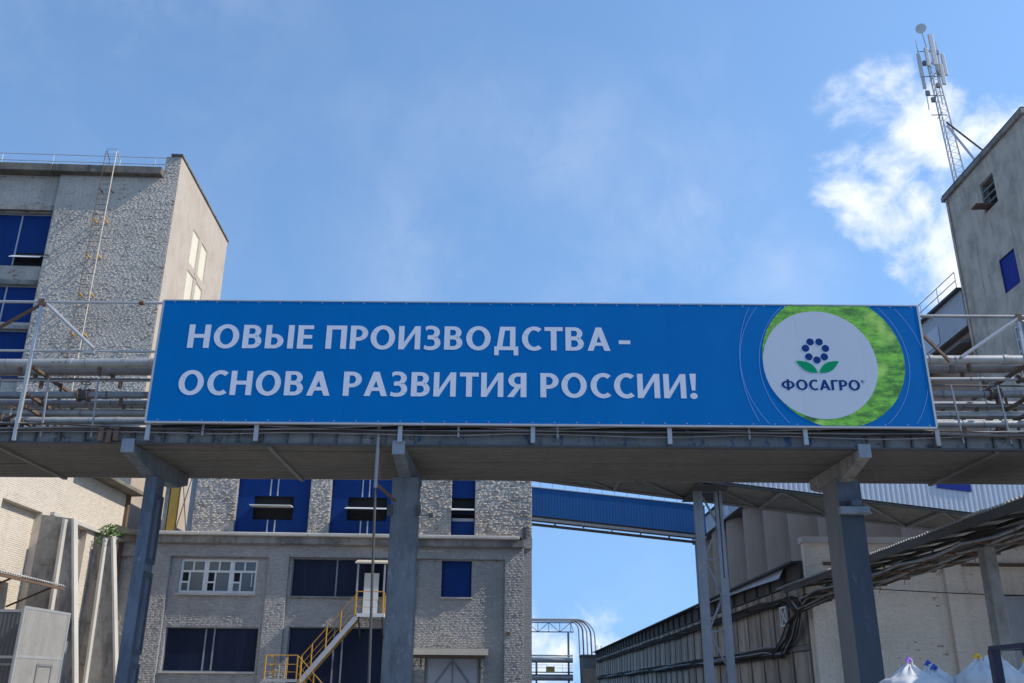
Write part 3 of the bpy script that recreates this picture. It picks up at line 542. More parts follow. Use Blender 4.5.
# ================================================================== LEFT ANNEX
A = thing('brick_annex', 'sunlit whitewashed brick annex with sloping concrete buttresses along its wall', 'building', (-18.9, 34, 0))
MB().plate(18, 45.0, 0, 10.55, [(33.9, 37.0, .3, 8.28), (28.5, 32.6, .3, 8.28), (38.2, 41.2, .3, 8.28)], YZ, -19.2, -18.9).build('wall', 'white_brick', A)
brickwork(A, 'annex_bricks', 32.0, 45.0, 2.0, 10.53, [(33.9, 37.0, .3, 8.28), (28.5, 32.6, .3, 8.28), (38.2, 41.2, .3, 8.28)], 'YZ', -18.9, 1, (.0008, .004), .003, 21)
brickwork(A, 'annex_bricks', 32.8, 41.2, 2.0, 8.28, [(37.0, 38.2, 0, 9)], 'YZ', -19.204, 1, (.0008, .004), .003, 22)
MB().box(-19.6, 18, 0, -19.204, 45, 10.5).build('recessed_wall', 'white_brick', A)
MB().box(-32, 18, 0, -19.61, 45, 10.5).build('core', 'silicate_brick', A)
MB().prism([(-19.4, 10.552), (-18.2, 10.60), (-18.2, 10.76), (-19.4, 11.05)], XZ, 39.0, 45.3).build('eave', 'eave_concrete', A)
MB().box(-32, 18, 10.56, -19.41, 45.2, 10.8).build('roof', 'roof_felt', A)
MB().box(-18.9, 44.75, 5.0, -18.75, 45.0, 10.5).build('downpipe', 'rusty_steel', A)
for yb, dx in ((37.0, 0.), (42.0, -.45)):
    x_ = -17.82 + dx
    bt = MB().prism([(-18.89, 0), (x_ + 1.60, 0), (x_ + .14, 8.05), (-18.89, 8.2)], XZ, yb, yb + .3).build('buttress', 'concrete', A)
    MB().prism([(x_ + .06, 0), (x_ + .17, 0), (x_ + .0, 8.0), (x_ - .11, 8.02)], XZ, yb - .26, yb - .003).build('sunlit_rib', 'pale_concrete', bt)  # pale concrete puts the rib's sunlit face into its colour
    MB().prism([(x_ + 1.605, 0), (x_ + 1.70, 0), (x_ + .24, 8.05), (x_ + .145, 8.05)], XZ, yb - .05, yb + .31).build('sunlit_edge', 'pale_concrete', bt)  # pale strip added for the sunlit outer face of the buttress
    for z in (6.2, 4.3, 2.6): MB().box(-18.6, yb - .02, z, x_ - .1, yb - .003, z + .05).build('course_line', 'dark_concrete', bt)
MB().box(-18.9, 37.6, 8.28, -18.72, 45, 8.42).build('string_course', 'pale_concrete', A)
# small lean-to hood near the annex's far end
MB().prism([(-18.89, 8.62), (-17.4, 8.5), (-17.4, 8.6), (-18.89, 9.0)], XZ, 44.0, 44.9).build('small_hood', 'eave_concrete', A)
W = thing('corrugated_awning', 'short corrugated sheet awning on rusty brackets against the left annex wall', 'awning', (-18.9, 32.5, 5.3))
for k in range(7):
    MB().corr((-18.88, 29.0 + k * 1.0, 5.72 - .006 * (k % 2)), (0, 1, 0), (1.9, 0, -.42), (.2, 0, 1), 1.0, 1.95, .166, .028).build('sheet', 'asbestos_sheet', W, smooth=True)
for y in (29.6, 32.6, 35.6):
    MB().beam((-18.9, y, 5.62), (-17.0, y, 5.22), .06, .08).build('rafter', 'rusty_steel', W); MB().beam((-18.9, y, 4.5), (-17.3, y, 5.22), .05, .06).build('bracket', 'rusty_steel', W)
MB().beam((-17.05, 29, 5.2), (-17.05, 36, 5.2), .08, .1).build('purlin', 'rusty_steel', W)
def gate(name, label, p0, p1, h, mat, n=2):
    p0, p1 = Vector(p0), Vector(p1); d = (p1 - p0); ln = d.length; rz = math.atan2(d.y, d.x)
    g = thing(name, label, 'gate', p0, rz)
    MB().box(0, -.04, .1, .08, .04, h).build('stile', 'bare_steel', g); MB().box(ln - .08, -.04, .1, ln, .04, h).build('stile', 'bare_steel', g)
    for z in (.1, 2.55, h - .08): MB().box(.082, -.035, z, ln - .082, .035, z + .08).build('frame_rail', 'bare_steel', g)
    for z0, z1 in ((.18, 2.55), (2.63, h - .08)):
        MB().corr((.085, -.012, z0), (1, 0, 0), (0, 0, 1), (0, -1, 0), ln - .17, z1 - z0, .14, .012, prof='trap').build('sheet', mat, g)
    MB().plate(ln * .45, ln * .45 + 1.0, .3, 2.4, [(ln * .45 + .07, ln * .45 + .93, .37, 2.33)], XZ, -.055, -.036).build('wicket_frame', 'dull_pipe', g)
    return g
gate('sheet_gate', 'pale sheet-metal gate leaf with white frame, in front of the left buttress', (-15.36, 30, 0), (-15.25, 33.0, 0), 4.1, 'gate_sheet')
gate('sheet_gate', 'shaded grey gate leaf at the bottom left corner behind the pale one', (-17.2, 30.9, 0), (-15.42, 30.9, 0), 4.05, 'shaded_gate_sheet')
MB().path([(-15.5, 33.6, 0), (-15.5, 33.6, 3.2)], .07, 8).build('gate_post', 'dull_pipe', label='grey pipe post just right of the pale gate leaf', cat='post')
# weed on the second buttress
P = thing('wall_plant', 'small green plant sprouting from the top of the rear buttress', 'plant', (-18.3, 42.1, 8.15))
lf = MB()
for k in range(330):
    a = random.uniform(0, 2 * math.pi); r_ = abs(random.gauss(0, .34)); c = Vector((-18.35 + r_ * math.cos(a) * 1.15, 42.2 + r_ * math.sin(a) * .8, 8.12 + random.uniform(.02, .62) * max(.15, 1 - r_ * .9)))
    if k % 4 == 0: c += Vector((-.4, -.2, -.45))
    n = Vector((random.uniform(-1, 1), random.uniform(-1, 1), random.uniform(.0, 1))).normalized(); t = n.orthogonal().normalized(); b_ = n.cross(t); s = random.uniform(.05, .1)
    lf.add([c - t * s, c + b_ * s * .45, c + t * s, c - b_ * s * .45], [(0, 1, 2, 3)])
o = lf.build('leaves', 'leaf_green', P); o['kind'] = 'stuff'
for k in range(7):
    a = k * .9; MB().path([(-18.35, 42.15, 8.05), (-18.35 + .2 * math.cos(a), 42.2 + .15 * math.sin(a), 8.4), (-18.35 + .4 * math.cos(a), 42.2 + .3 * math.sin(a), 8.55)], .012, 5).build('stem', 'leaf_green', P)

# ================================================================== PIPE BRIDGE
BR = thing('pipe_bridge', 'long concrete pipe bridge on T-shaped columns crossing the whole picture', 'bridge', (0, 22, 0))
YF, YB, ZS = 20.3, 23.75, 6.88
bx = [-27, -21.5, -17.5, -11.75, -8.55, -5.5, -2.5, 7.95, 11.05, 17, 22, 27]
nb = 7; bw = (YB - YF) / nb
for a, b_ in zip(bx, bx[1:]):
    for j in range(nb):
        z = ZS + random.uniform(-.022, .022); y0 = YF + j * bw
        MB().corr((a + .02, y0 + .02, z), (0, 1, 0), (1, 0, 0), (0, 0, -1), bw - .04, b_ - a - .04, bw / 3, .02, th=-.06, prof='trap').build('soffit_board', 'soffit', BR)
for x in bx:
    if x in (-8.55, -2.5, 7.95): continue
    MB().box(x - .05, YF - .02, ZS - .07, x + .05, YB + .1, ZS + .2).build('joist', 'dark_concrete', BR)
MB().box(-27, YF + .01, ZS + .08, 27, YB, ZS + .16).build('deck', 'dark_concrete', BR)
# edge beam
for a, b_, m_ in ((-27, -8.6, 'fascia_steel'), (-8.6, -2.2, 'fascia_steel'), (-2.2, 8.0, 'fascia_blue'), (8.0, 27, 'fascia_steel')):
    MB().box(a + .005, YF - .05, ZS + .02, b_ - .005, YF + .0, ZS + .30).build('edge_beam', m_, BR)
    MB().box(a + .005, YF - .12, ZS - .02, b_ - .005, YF + .06, ZS + .018).build('bottom_flange', 'dark_steel', BR)
    MB().box(a + .005, YF - .14, ZS + .302, b_ - .005, YF + .06, ZS + .345).build('top_flange', 'dark_steel', BR)
MB().box(-8.3, YF + .12, ZS + .17, 9.65, YF + .16, ZS + .72).build('dark_gap_plank', 'dark_wood', BR)  # added dark plank, closes the gap under the board in place of clutter
MB().box(-27, YB, ZS - .02, 27, YB + .06, ZS + .35).build('rear_edge_beam', 'fascia_steel', BR)
rb = MB().box(-.02, YF - .115, ZS + .02, .02, YF - .052, ZS + .30).build('stiffener', 'dark_steel', BR)
xs = [-26.5 + .56 * k for k in range(33)] + [-7.9 + .56 * k for k in range(10)] + [8.5 + .62 * k for k in range(25)]
rb.location.x = xs[0]
for x in xs[1:]: copy_to(rb, BR, (x, 0, 0))
# cables slung under the board
for k in range(5):
    pts = []
    z0 = ZS + .27 + .045 * k
    for i in range(41):
        x = -13 + 26 * i / 40; pts.append((x, YF - .17 - .02 * (k % 2), z0 + .02 * math.sin(x * 1.3 + k) - .05 * abs(math.sin(x * .6 + k * 1.1))))
    MB().path(pts, .014 + .004 * (k % 3), 5).build('slung_cable', 'cable_black' if k % 2 else 'dull_pipe', BR)
# capitals and columns
def capital(x, yawx=0.):
    for_ = [(20.22, 6.67), (20.22, 6.87), (23.5, 6.87), (23.5, 6.6), (22.9, 6.42), (21.4, 6.40)]
    return MB().prism(for_, lambda a, b_, t: (x + t + yawx * (a - 20.22), a, b_), -.14, .14)
for x, m_ in ((-8.68, 'column_paint'), (-2.55, 'column_paint'), (8.0, 'concrete')):
    c = capital(x, .05 if x < -5 else (-.03 if x > 0 else .03)).build('capital', m_, BR, bev=.015)
    MB().box(x - .145, 20.17, 6.665, x + .145, 20.217, 6.985).build('end_plate', 'lattice_paint', c, bev=.01)
    MB().box(x - .17, 20.3, 6.872, x - .12, 23.4, 6.9).build('bearing_strip', 'rusty_steel', c)
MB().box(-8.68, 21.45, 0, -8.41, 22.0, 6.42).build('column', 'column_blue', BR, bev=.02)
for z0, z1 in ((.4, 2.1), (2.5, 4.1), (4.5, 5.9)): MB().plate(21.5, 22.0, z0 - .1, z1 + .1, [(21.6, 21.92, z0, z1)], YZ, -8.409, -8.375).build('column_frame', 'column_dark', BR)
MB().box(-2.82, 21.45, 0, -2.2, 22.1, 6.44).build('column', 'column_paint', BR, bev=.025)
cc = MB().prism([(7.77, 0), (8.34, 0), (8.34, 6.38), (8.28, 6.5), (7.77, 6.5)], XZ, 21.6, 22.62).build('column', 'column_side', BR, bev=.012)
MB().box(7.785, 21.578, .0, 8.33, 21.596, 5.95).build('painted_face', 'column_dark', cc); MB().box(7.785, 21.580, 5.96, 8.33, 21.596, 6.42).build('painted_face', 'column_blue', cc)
bkt = MB().box(7.72, 21.38, 5.62, 8.42, 21.57, 5.80).build('bracket', 'lattice_paint', BR, bev=.01)
MB().beam((8.15, 21.1, 5.62), (8.55, 21.9, 5.72), .2, .03).build('bracket_plate', 'lattice_paint', bkt); MB().box(8.0, 21.34, 5.802, 8.22, 21.56, 5.93).build('bracket_block', 'column_blue', bkt)
for x in (-2.86, -2.2):
    MB().box(x - .03, 21.38, 5.5, x + .09, 21.449, 5.75).build('clip', 'dark_steel', BR)
for x, z in ((-9.3, 7.05), (-9.12, 7.02), (-8.96, 7.06)): MB().box(x - .05, YF - .2, z - .14, x + .06, YF - .145, z + .16).build('rusty_plate', 'rusty_steel', BR)
# hanging downpipe with its stay
HP = thing('hanging_pipe', 'thin grey vertical pipe hanging left of the middle bridge column', 'pipe', (-3.1, 20.2, 0))
MB().tube((-3.02, 20.2, 7.35), (-3.02, 20.2, 5.9), .042, 8).build('upper_pipe', 'dull_pipe', HP, True); MB().tube((-3.02, 20.2, 5.9), (-2.86, 20.2, 0), .03, 8).build('lower_pipe', 'dark_steel', HP, True)
MB().beam((-3.02, 20.2, 6.0), (-2.72, 21.4, 5.85), .05, .05).build('stay', 'rusty_steel', HP); MB().beam((-2.98, 20.26, 7.0), (-2.95, 20.3, 6.1), .04, .1).build('hanger', 'rusty_steel', HP)

# ------------------------------------------------------------------ pipes lying on the bridge
def wob(y, z, sl, x): return (x, y, z + sl * x)
def pipe(label, y, z, r, mat, sl=.007, flanges=(), x0=-27, x1=27, bends=()):
    t = thing('pipe', label, 'pipe', (0, y, z), group='pipes lying along the bridge')
    MB().tube(wob(y, z, sl, x0), wob(y, z, sl, x1), r, 16).build('tube', mat, t, True)
    for x in [-12.6 + .37 * (z * 13 % 3) + 1.9 * k for k in range(14)]:
        if abs(x) > 8.2: MB().tube(wob(y, z, sl, x - .012), wob(y, z, sl, x + .012), r * 1.05, 16).build('seam_band', 'dull_pipe' if mat == 'pipe_cladding' else 'rusty_steel', t, True); MB().box(x + .3, y - .05, z + sl * x - r - .16, x + .36, y + .05, z + sl * x - r * .8).build('saddle', 'rusty_steel', t)
    for x in flanges: MB().tube(wob(y, z, sl, x - .05), wob(y, z, sl, x + .05), r * 1.14, 16).build('band', mat, t, True)
    return t
pa = pipe('thick pale clad pipe, highest and nearest on the bridge', 20.75, 9.10, .115, 'pipe_cladding', .012, (-14, -10.6, -9.3, -8.6, 10.1, 11.9, 14))
for x in (-11.0, -10.85, -10.7, 10.5, 10.62, 10.74): MB().box(x, 20.628, 9.085 + .012 * x, x + .05, 20.636, 9.11 + .012 * x).build('stencil_mark', 'rusty_steel', pa)
pipe('thick shaded pipe tucked just behind and below the highest pipe', 21.3, 9.12, .15, 'dull_pipe', .011, (-13, -9.9, 10.9, 13.5))
pipe('thin bare steel pipe under the two thick top pipes', 21.0, 8.73, .045, 'bare_steel', .009, (-10.5, 11.4))
pipe('grey pipe at handrail height of the bridge deck', 20.85, 8.3, .085, 'dull_pipe', .009, (-11.8, -9.7, 10.35, 12.2))
pipe('slim dark pipe behind the deck handrail', 21.5, 8.26, .06, 'dull_pipe', .004, (-11.2, 11.7))
pipe('pale pipe low on the bridge deck behind the rail posts', 21.2, 7.92, .095, 'pipe_cladding', .005, (-12.4, -10, 12.6))
pipe('cream lit pipe lowest and nearest on the bridge deck', 20.65, 7.56, .085, 'pipe_cladding', .004, (-11.6, -9.2, 10.6, 12.9))
pipe('far grey pipe along the rear edge of the bridge', 23.0, 8.7, .12, 'dull_pipe', .006, (-12.9, 12.5))
pipe('rear low pale pipe on the bridge deck', 22.5, 8.1, .11, 'pipe_cladding', .006, (-12, 13))

def valve(label, x, y, z, r_):
    t = thing('valve', label, 'valve', (x, y, z), group='valves on the bridge pipes')
    MB().tube((x - .13, y, z), (x - .09, y, z), r_ * 1.9, 14).build('flange', 'rusty_steel', t); MB().tube((x + .09, y, z), (x + .13, y, z), r_ * 1.9, 14).build('flange', 'rusty_steel', t)
    MB().tube((x - .09, y, z), (x + .09, y, z), r_ * 1.45, 14).build('body', 'dark_steel', t); MB().tube((x, y, z), (x, y, z + .3), .025, 8).build('stem', 'dull_pipe', t)
    MB().path([(x + .11 * math.cos(a), y + .11 * math.sin(a), z + .3) for a in [2 * math.pi * i / 16 for i in range(17)]], .014, 6).build('handwheel', 'rusty_steel', t)
valve('small dark valve on the lowest pipe near the left picture edge', -11.75, 20.65, 7.513, .085)
valve('small dark valve on the handrail-height pipe left of the board', -10.2, 20.85, 8.208, .085)
valve('small dark valve on the handrail-height pipe right of the board', 11.55, 20.85, 8.404, .085)
valve('small dark valve on the thin steel pipe at the right picture edge', 12.4, 21.0, 8.842, .06)
# trestles that carry the pipes
def trestle(x, label):
    t = thing('pipe_trestle', label, 'steel frame', (x, 22, 7.2), group='pipe trestles on the bridge')
    hi = 10.31 if x < 0 else 10.10
    MB().beam((x, 20.12, 6.9), (x, 20.12, hi), .075, .075).build('post', 'bare_steel', t); MB().beam((x, 23.5, 7.05), (x, 23.5, 9.2), .09, .09).build('post', 'rusty_steel', t)
    for z, y1 in ((8.80 + .011 * x, 22.9), (8.10 + .008 * x, 22.4), (7.78 + .005 * x, 22.2), (7.42 + .003 * x, 23.5)):
        MB().beam((x + .06, 20.16, z), (x + .06, y1, z - .01), .08, .07).build('crossbeam', 'rusty_steel', t)
    for yy, z in ((21.5, 8.5), (21.9, 7.9), (21.2, 7.55)): MB().beam((x + .13, yy, z - .25), (x + .13, yy, z + .2), .05, .05).build('hanger', 'rusty_steel', t)
    MB().box(x - .06, 20.05, hi - .1, x + .08, 20.19, hi + .05).build('joint_plate', 'rusty_steel', t)
    return t
trestle(-11.24, 'rusty pipe trestle with tall post on the left of the board')
trestle(12.04, 'grey pipe trestle with tall post at the right picture edge')
for x, lb in ((-18, 'left'), (18.5, 'right')): pass
SF = thing('board_support_frame', 'slim steel tube rails and diagonals left of the board, above the pipes', 'steel frame', (-10.5, 20.1, 9))
MB().tube((-27, 20.1, 10.33), (-8.32, 20.1, 10.29), .035, 8).build('top_rail', 'bare_steel', SF, True); MB().tube((-27, 20.12, 9.06), (-8.32, 20.12, 9.06), .03, 8).build('lower_rail', 'bare_steel', SF, True)
MB().tube((-11.1, 20.08, 10.24), (-9.78, 20.08, 9.1), .04, 8).build('diagonal', 'bare_steel', SF, True); MB().beam((-11.3, 20.16, 10.24), (-12.9, 20.9, 9.75), .06, .06).build('back_stay', 'rusty_steel', SF)
MB().box(-10.0, 20.04, 8.98, -9.75, 20.16, 9.045).build('gusset', 'bare_steel', SF); MB().tube((-8.9, 20.1, 10.29), (-8.8, 20.1, 10.29), .06, 8).build('coupling', 'rusty_steel', SF)
SF = thing('board_support_frame', 'slim steel tube rail and diagonal right of the board, above the pipes', 'steel frame', (10.5, 20.1, 9))
MB().tube((9.63, 20.1, 10.10), (27, 20.1, 10.12), .045, 8).build('top_rail', 'dull_pipe', SF, True); MB().tube((12.0, 20.08, 10.04), (10.5, 20.08, 9.05), .04, 8).build('diagonal', 'bare_steel', SF, True)
MB().beam((9.8, 20.35, 9.75), (10.45, 20.5, 9.1), .05, .07).build('back_stay', 'rusty_steel', SF); MB().tube((12.0, 20.1, 10.05), (14, 20.1, 9.0), .04, 8).build('diagonal', 'dull_pipe', SF, True)
def hand(label, x0, x1, posts):
    t = thing('deck_handrail', label, 'railing', ((x0 + x1) / 2, 20.2, 7.2))
    for z, r_ in ((8.40, .022), (7.95, .016), (7.66, .012)): MB().tube((x0, 20.2, z), (x1, 20.2, z), r_, 6).build('rail', 'dark_steel', t)
    for x in posts: MB().beam((x + .07, 20.17, 7.0), (x, 20.17, 8.4), .035, .035).build('rail_post', 'dull_pipe', t)
hand('thin dark deck handrail in front of the pipes left of the board', -26, -8.35, [-10.75 - 1.12 * k for k in range(13)] + [-9.6])
hand('thin dark deck handrail in front of the pipes right of the board', 9.75, 26, [10.2 + 1.08 * k for k in range(14)])

# ================================================================== BILLBOARD
BB = thing('billboard', 'long blue banner board with white Russian slogan and round green emblem', 'billboard', (.68, 20.05, 7.34))
X0, X1, Z0, Z1, YP = -8.27, 9.61, 7.345, 10.31, 20.0
MB().box(X0, YP, Z0, X1, YP + .06, Z1).build('banner', 'banner_blue', BB)
for a in ((X0 - .03, YP - .012, Z0 - .045, X1 + .03, YP + .09, Z0 - .002), (X0 - .03, YP - .008, Z1 + .002, X1 + .03, YP + .09, Z1 + .03), (X0 - .045, YP - .01, Z0, X0 - .002, YP + .09, Z1), (X1 + .002, YP - .01, Z0, X1 + .05, YP + .09, Z1)):
    MB().box(*a).build('edge_strip', 'bare_steel', BB)
for x in (-8.24, -5.78, -2.52, .49, 3.59, 6.67, 9.66): MB().box(x - .05, YF - .22, 6.93, x + .05, YF - .145, Z0 - .05).build('foot_bracket', 'bare_steel' if x < 9 else 'dull_pipe', BB)
for x in (-7.0, -1.2, 1.05, 5.4): MB().box(x - .025, YF - .2, 7.05, x + .025, YF - .15, Z0 - .05).build('hanger', 'dull_pipe', BB)
ey = MB().tube((0, YP - .006, 0), (0, YP - .001, 0), .014, 8).build('eyelet', 'bare_steel', BB)
for v in ey.data.vertices: v.co += OFF[BB.name]
pts_ = [(X0 + .25 + .5 * k, z) for k in range(36) for z in (Z0 + .035, Z1 - .03)]
for k, (x, z) in enumerate(pts_):
    q = ey if k == 0 else copy_to(ey, BB)
    q.location = Vector((x, 0, z)) - OFF[BB.name]
for z in (7.6, 8.8, 10.0): MB().box(X0 + .05, YP + .07, z, X1 - .05, YP + .13, z + .06).build('rear_rail', 'dark_steel', BB)
for x in (-8, -5, -2, 1, 4, 7, 9.4): MB().beam((x, YP + .17, 7.2), (x, YP + .17, 10.2), .07, .07).build('rear_post', 'dark_steel', BB); 
YT = YP - .004
# humanist bold capitals drawn as strokes: unit height, stem .2
def strip(A, B_): return [[A[i], A[i + 1], B_[i + 1], B_[i]] for i in range(len(A) - 1)]
def bar(x0, z0, x1, z1): return [[(x0, z0), (x1, z0), (x1, z1), (x0, z1)]]
def ell(cx, cz, rx, rz, a0, a1, n=28): return [(cx + rx * math.cos(R(a0 + (a1 - a0) * i / n)), cz + rz * math.sin(R(a0 + (a1 - a0) * i / n))) for i in range(n + 1)]
def ring(cx, cz, rx, rz, tv=.205, th=.165, a0=0, a1=360): return strip(ell(cx, cz, rx, rz, a0, a1, 44), ell(cx, cz, rx - tv, rz - th, a0, a1, 44))
def bowl(x0, xr, zl, zh, tv=.2, th=.155):
    rz = (zh - zl) / 2; cz = (zh + zl) / 2; rx = min(rz * 1.05, xr - x0); cx = xr - rx
    return strip([(x0, zh)] + ell(cx, cz, rx, rz, 90, -90, 20) + [(x0, zl)], [(x0, zh - th)] + ell(cx, cz, rx - tv, rz - th, 90, -90, 20) + [(x0, zl + th)])
S_, H_ = .2, .16
GL = {
 'Н': (.74, bar(0, 0, S_, 1) + bar(.54, 0, .74, 1) + bar(S_, .43, .54, .59)),
 'О': (.86, ring(.43, .5, .43, .52)),
 'В': (.64, bar(0, 0, S_, 1) + bowl(S_ - .01, .60, .46, 1, .19, .145) + bowl(S_ - .01, .64, 0, .59, .2, .15)),
 'Ы': (.96, bar(0, 0, S_, 1) + bowl(S_ - .01, .62, 0, .62, .2, .15) + bar(.76, 0, .96, 1)),
 'Е': (.53, bar(0, 0, S_, 1) + bar(S_, .84, .53, 1) + bar(S_, .43, .49, .585) + bar(S_, 0, .53, .16)),
 'П': (.72, bar(0, 0, S_, 1) + bar(.52, 0, .72, 1) + bar(S_, .83, .52, 1)),
 'Р': (.62, bar(0, 0, S_, 1) + bowl(S_ - .01, .62, .35, 1, .2, .155)),
 'И': (.76, bar(0, 0, .19, 1) + bar(.57, 0, .76, 1) + [[(.19, .0), (.19, .29), (.57, 1.0), (.57, .71)]]),
 'З': (.58, bowl(.14, .55, .46, 1.02, .195, .15) + bowl(.12, .58, -.02, .59, .2, .155) + [[(.06, .80), (.14, .87), (.14, 1.02), (.04, .96)]] + [[(.0, .03), (.12, -.02), (.12, .135), (.03, .19)]]),
 'Д': (.84, [[(.09, .15), (.28, .15), (.39, 1), (.20, 1)]] + bar(.20, .84, .74, 1) + bar(.55, .15, .74, .84) + bar(0, 0, .84, .155) + bar(0, -.22, .16, 0) + bar(.68, -.22, .84, 0)),
 'С': (.70, ring(.43, .5, .43, .52, .205, .165, 52, 308)),
 'Т': (.64, bar(0, .835, .64, 1) + bar(.22, 0, .42, .835)),
 'А': (.80, [[(0, 0), (.20, 0), (.47, .85), (.50, 1), (.30, 1)], [(.80, 0), (.59, 0), (.335, .85), (.30, 1), (.50, 1)]] + bar(.2, .21, .6, .355)),
 'Я': (.66, bar(.46, 0, .66, 1) + [[(.66 - a, b_) for a, b_ in q] for q in bowl(S_ - .01, .62, .38, 1, .2, .15)] + [[(.0, 0), (.22, 0), (.46, .40), (.30, .46)]]),
 '!': (.24, [[(.06, .32), (.18, .32), (.23, 1.02), (.01, 1.02)]] + [ell(.12, .1, .125, .125, 0, 342, 18)]),
 '-': (.36, bar(0, .30, .36, .46)),
 'Ф': (.98, bar(.39, -.03, .59, 1.03) + ring(.49, .5, .49, .40, .20, .145)),
 'Г': (.52, bar(0, 0, S_, 1) + bar(S_, .83, .52, 1)),
 '®': (1.0, ring(.5, .5, .5, .5, .1, .1) + bar(.32, .25, .42, .75) + bowl(.41, .68, .45, .75, .1, .09) + [[(.48, .47), (.6, .47), (.72, .25), (.59, .25)]]),
}
def word(txt, xa, xb, zb, h, mat, weight, name):
    gap = .13 + weight; adv = [GL[ch][0] + (gap if ch not in 'ТГРАС' else gap * .72) for ch in txt]
    sx = (xb - xa) / (sum(adv) - (adv[-1] - GL[txt[-1]][0])); x = 0
    for ch, ad in zip(txt, adv):
        m = MB()
        for k, q in enumerate(GL[ch][1]): m.add([(xa + (a + x) * sx, YT - .0002 * (k % 9), zb + b_ * h) for a, b_ in q], [tuple(range(len(q)))])
        m.build(name, mat, BB); x += ad
for txt, xa, xb, zb in (('НОВЫЕ', -7.59, -4.66, 9.12), ('ПРОИЗВОДСТВА', -4.36, 2.30, 9.12), ('-', 2.50, 2.77, 9.115), ('ОСНОВА', -7.66, -4.17, 7.975), ('РАЗВИТИЯ', -3.87, .34, 7.975), ('РОССИИ!', .66, 4.26, 7.975)):
    word(txt, xa, xb, zb, .585, 'letter_white', .0, 'letter')
def disc(cx, cz, r, n=96, clip=True):
    pts = [(cx + r * math.cos(2 * math.pi * k / n), cz + r * math.sin(2 * math.pi * k / n)) for k in range(n)]
    if clip: pts = [(min(max(a, X0 + .01), X1 - .01), min(max(b_, Z0 + .01), Z1 - .01)) for a, b_ in pts]
    return pts
def clipped_arc(cx, cz, r, wd=.008, y=YT, sel=None):
    m = MB(); n = 220
    for k in range(n):
        q = []
        for t, rr in ((k, r - wd), (k + 1, r - wd), (k + 1, r + wd), (k, r + wd)):
            a = 2 * math.pi * t / n; q.append((cx + rr * math.cos(a), cz + rr * math.sin(a)))
        if all(X0 + .02 < a < X1 - .02 and Z0 + .02 < b_ < Z1 - .02 for a, b_ in q) and (sel is None or sel(q[0][0])):
            m.add([(a, y, b_) for a, b_ in q], [(0, 1, 2, 3)])
    return m
for cx, cz, r_, sel in ((7.55, 8.85, 2.24, lambda x: x < 7), (7.75, 8.8, 2.0, lambda x: x < 7), (7.25, 8.9, 1.98, lambda x: x > 7), (7.35, 8.75, 2.28, lambda x: x > 7), (8.5, 8.85, 3.2, lambda x: x < 7)):
    clipped_arc(cx, cz, r_, .006, sel=sel).build('thin_ring', 'print_line', BB)
MB().prism(disc(7.48, 8.95, 1.65), XZ, YT - .001, YP - .0005).build('meadow_disc', 'print_meadow', BB)
MB().prism(disc(7.16, 8.83, 1.325), XZ, YT - .004, YT - .0015).build('white_disc', 'banner_white', BB)
Y2 = YT - .008
for cx, cz in ((6.985, 9.38), (7.195, 9.38), (6.86, 9.22), (7.325, 9.22), (6.915, 9.01), (7.275, 9.01), (7.095, 8.93)):
    MB().prism(disc(cx, cz, .087, 28), XZ, Y2 - .001, YT - .0045).build('emblem_dot', 'print_navy', BB)
def bez(a, c, d, b_, n=14):
    return [tuple((1 - t) ** 3 * Vector(a) + 3 * (1 - t) ** 2 * t * Vector(c) + 3 * (1 - t) * t * t * Vector(d) + t ** 3 * Vector(b_))[:2] for t in [i / n for i in range(n)]]
l1 = bez((6.60, 8.905, 0), (6.85, 8.92, 0), (7.02, 8.85, 0), (7.085, 8.615, 0)) + bez((7.085, 8.615, 0), (6.88, 8.60, 0), (6.74, 8.65, 0), (6.60, 8.905, 0))
MB().prism(l1, XZ, Y2 - .001, YT - .0045).build('emblem_leaf', 'print_green', BB)
MB().prism([(14.205 - a, b_) for a, b_ in l1], XZ, Y2 - .001, YT - .0045).build('emblem_leaf', 'print_green', BB)
YT = Y2 + .0005
word('ФОСАГРО', 6.21, 8.02, 8.195, .25, 'print_navy', -.03, 'emblem_letter'); word('®', 8.05, 8.13, 8.37, .08, 'print_navy', .0, 'emblem_letter')

# ================================================================== RIGHT SIDE: long shed
SH = thing('long_shed', 'long low shed with whitewashed brick front and stained concrete panel side on right', 'building', (12, 38, 0))
MB().plate(12.02, 21.6, 0, 7.45, [(19.5, 21.2, 0, 5.45)], XZ, 38, 38.35).build('front_wall', 'whitewashed_brick', SH)
brickwork(SH, 'shed_bricks', 12.02, 21.6, .8, 7.44, [(19.5, 21.2, 0, 5.45)], 'XZ', 38.0, -1, (.001, .009), .006, 31, .006)
MB().box(12.3, 38.36, 0, 21.5, 135, 6.5).build('core', 'dark_concrete', SH)
MB().box(11.95, 37.9, 7.452, 21.7, 38.45, 7.7).build('coping', 'pale_concrete', SH)
for x0, x1 in ((17.55, 18.25), (12.05, 12.7)): MB().box(x0, 37.78, 0, x1, 37.998, 6.8 if x0 > 15 else 5.3).build('pilaster', 'whitewashed_brick', SH); brickwork(SH, 'shed_bricks', x0, x1, .8, 6.79 if x0 > 15 else 5.28, [], 'XZ', 37.78, -1, (.001, .009), .006, 32, .02)
MB().box(12.75, 37.9, 6.55, 21.6, 37.997, 6.68).build('string_course', 'rusty_steel', SH)
MB().corr((19.52, 38.1, 0), (1, 0, 0), (0, 0, 1), (0, -1, 0), 1.66, 5.4, .16, .02, prof='trap').build('metal_door', 'grey_sheet', SH)
MB().box(11.98, 38.36, 5.95, 12.3, 135, 6.72).build('upper_wall', 'dark_wood', SH)
MB().box(12.1, 38.36, 0, 12.299, 135, 5.95).build('side_backing', 'dark_concrete', SH)
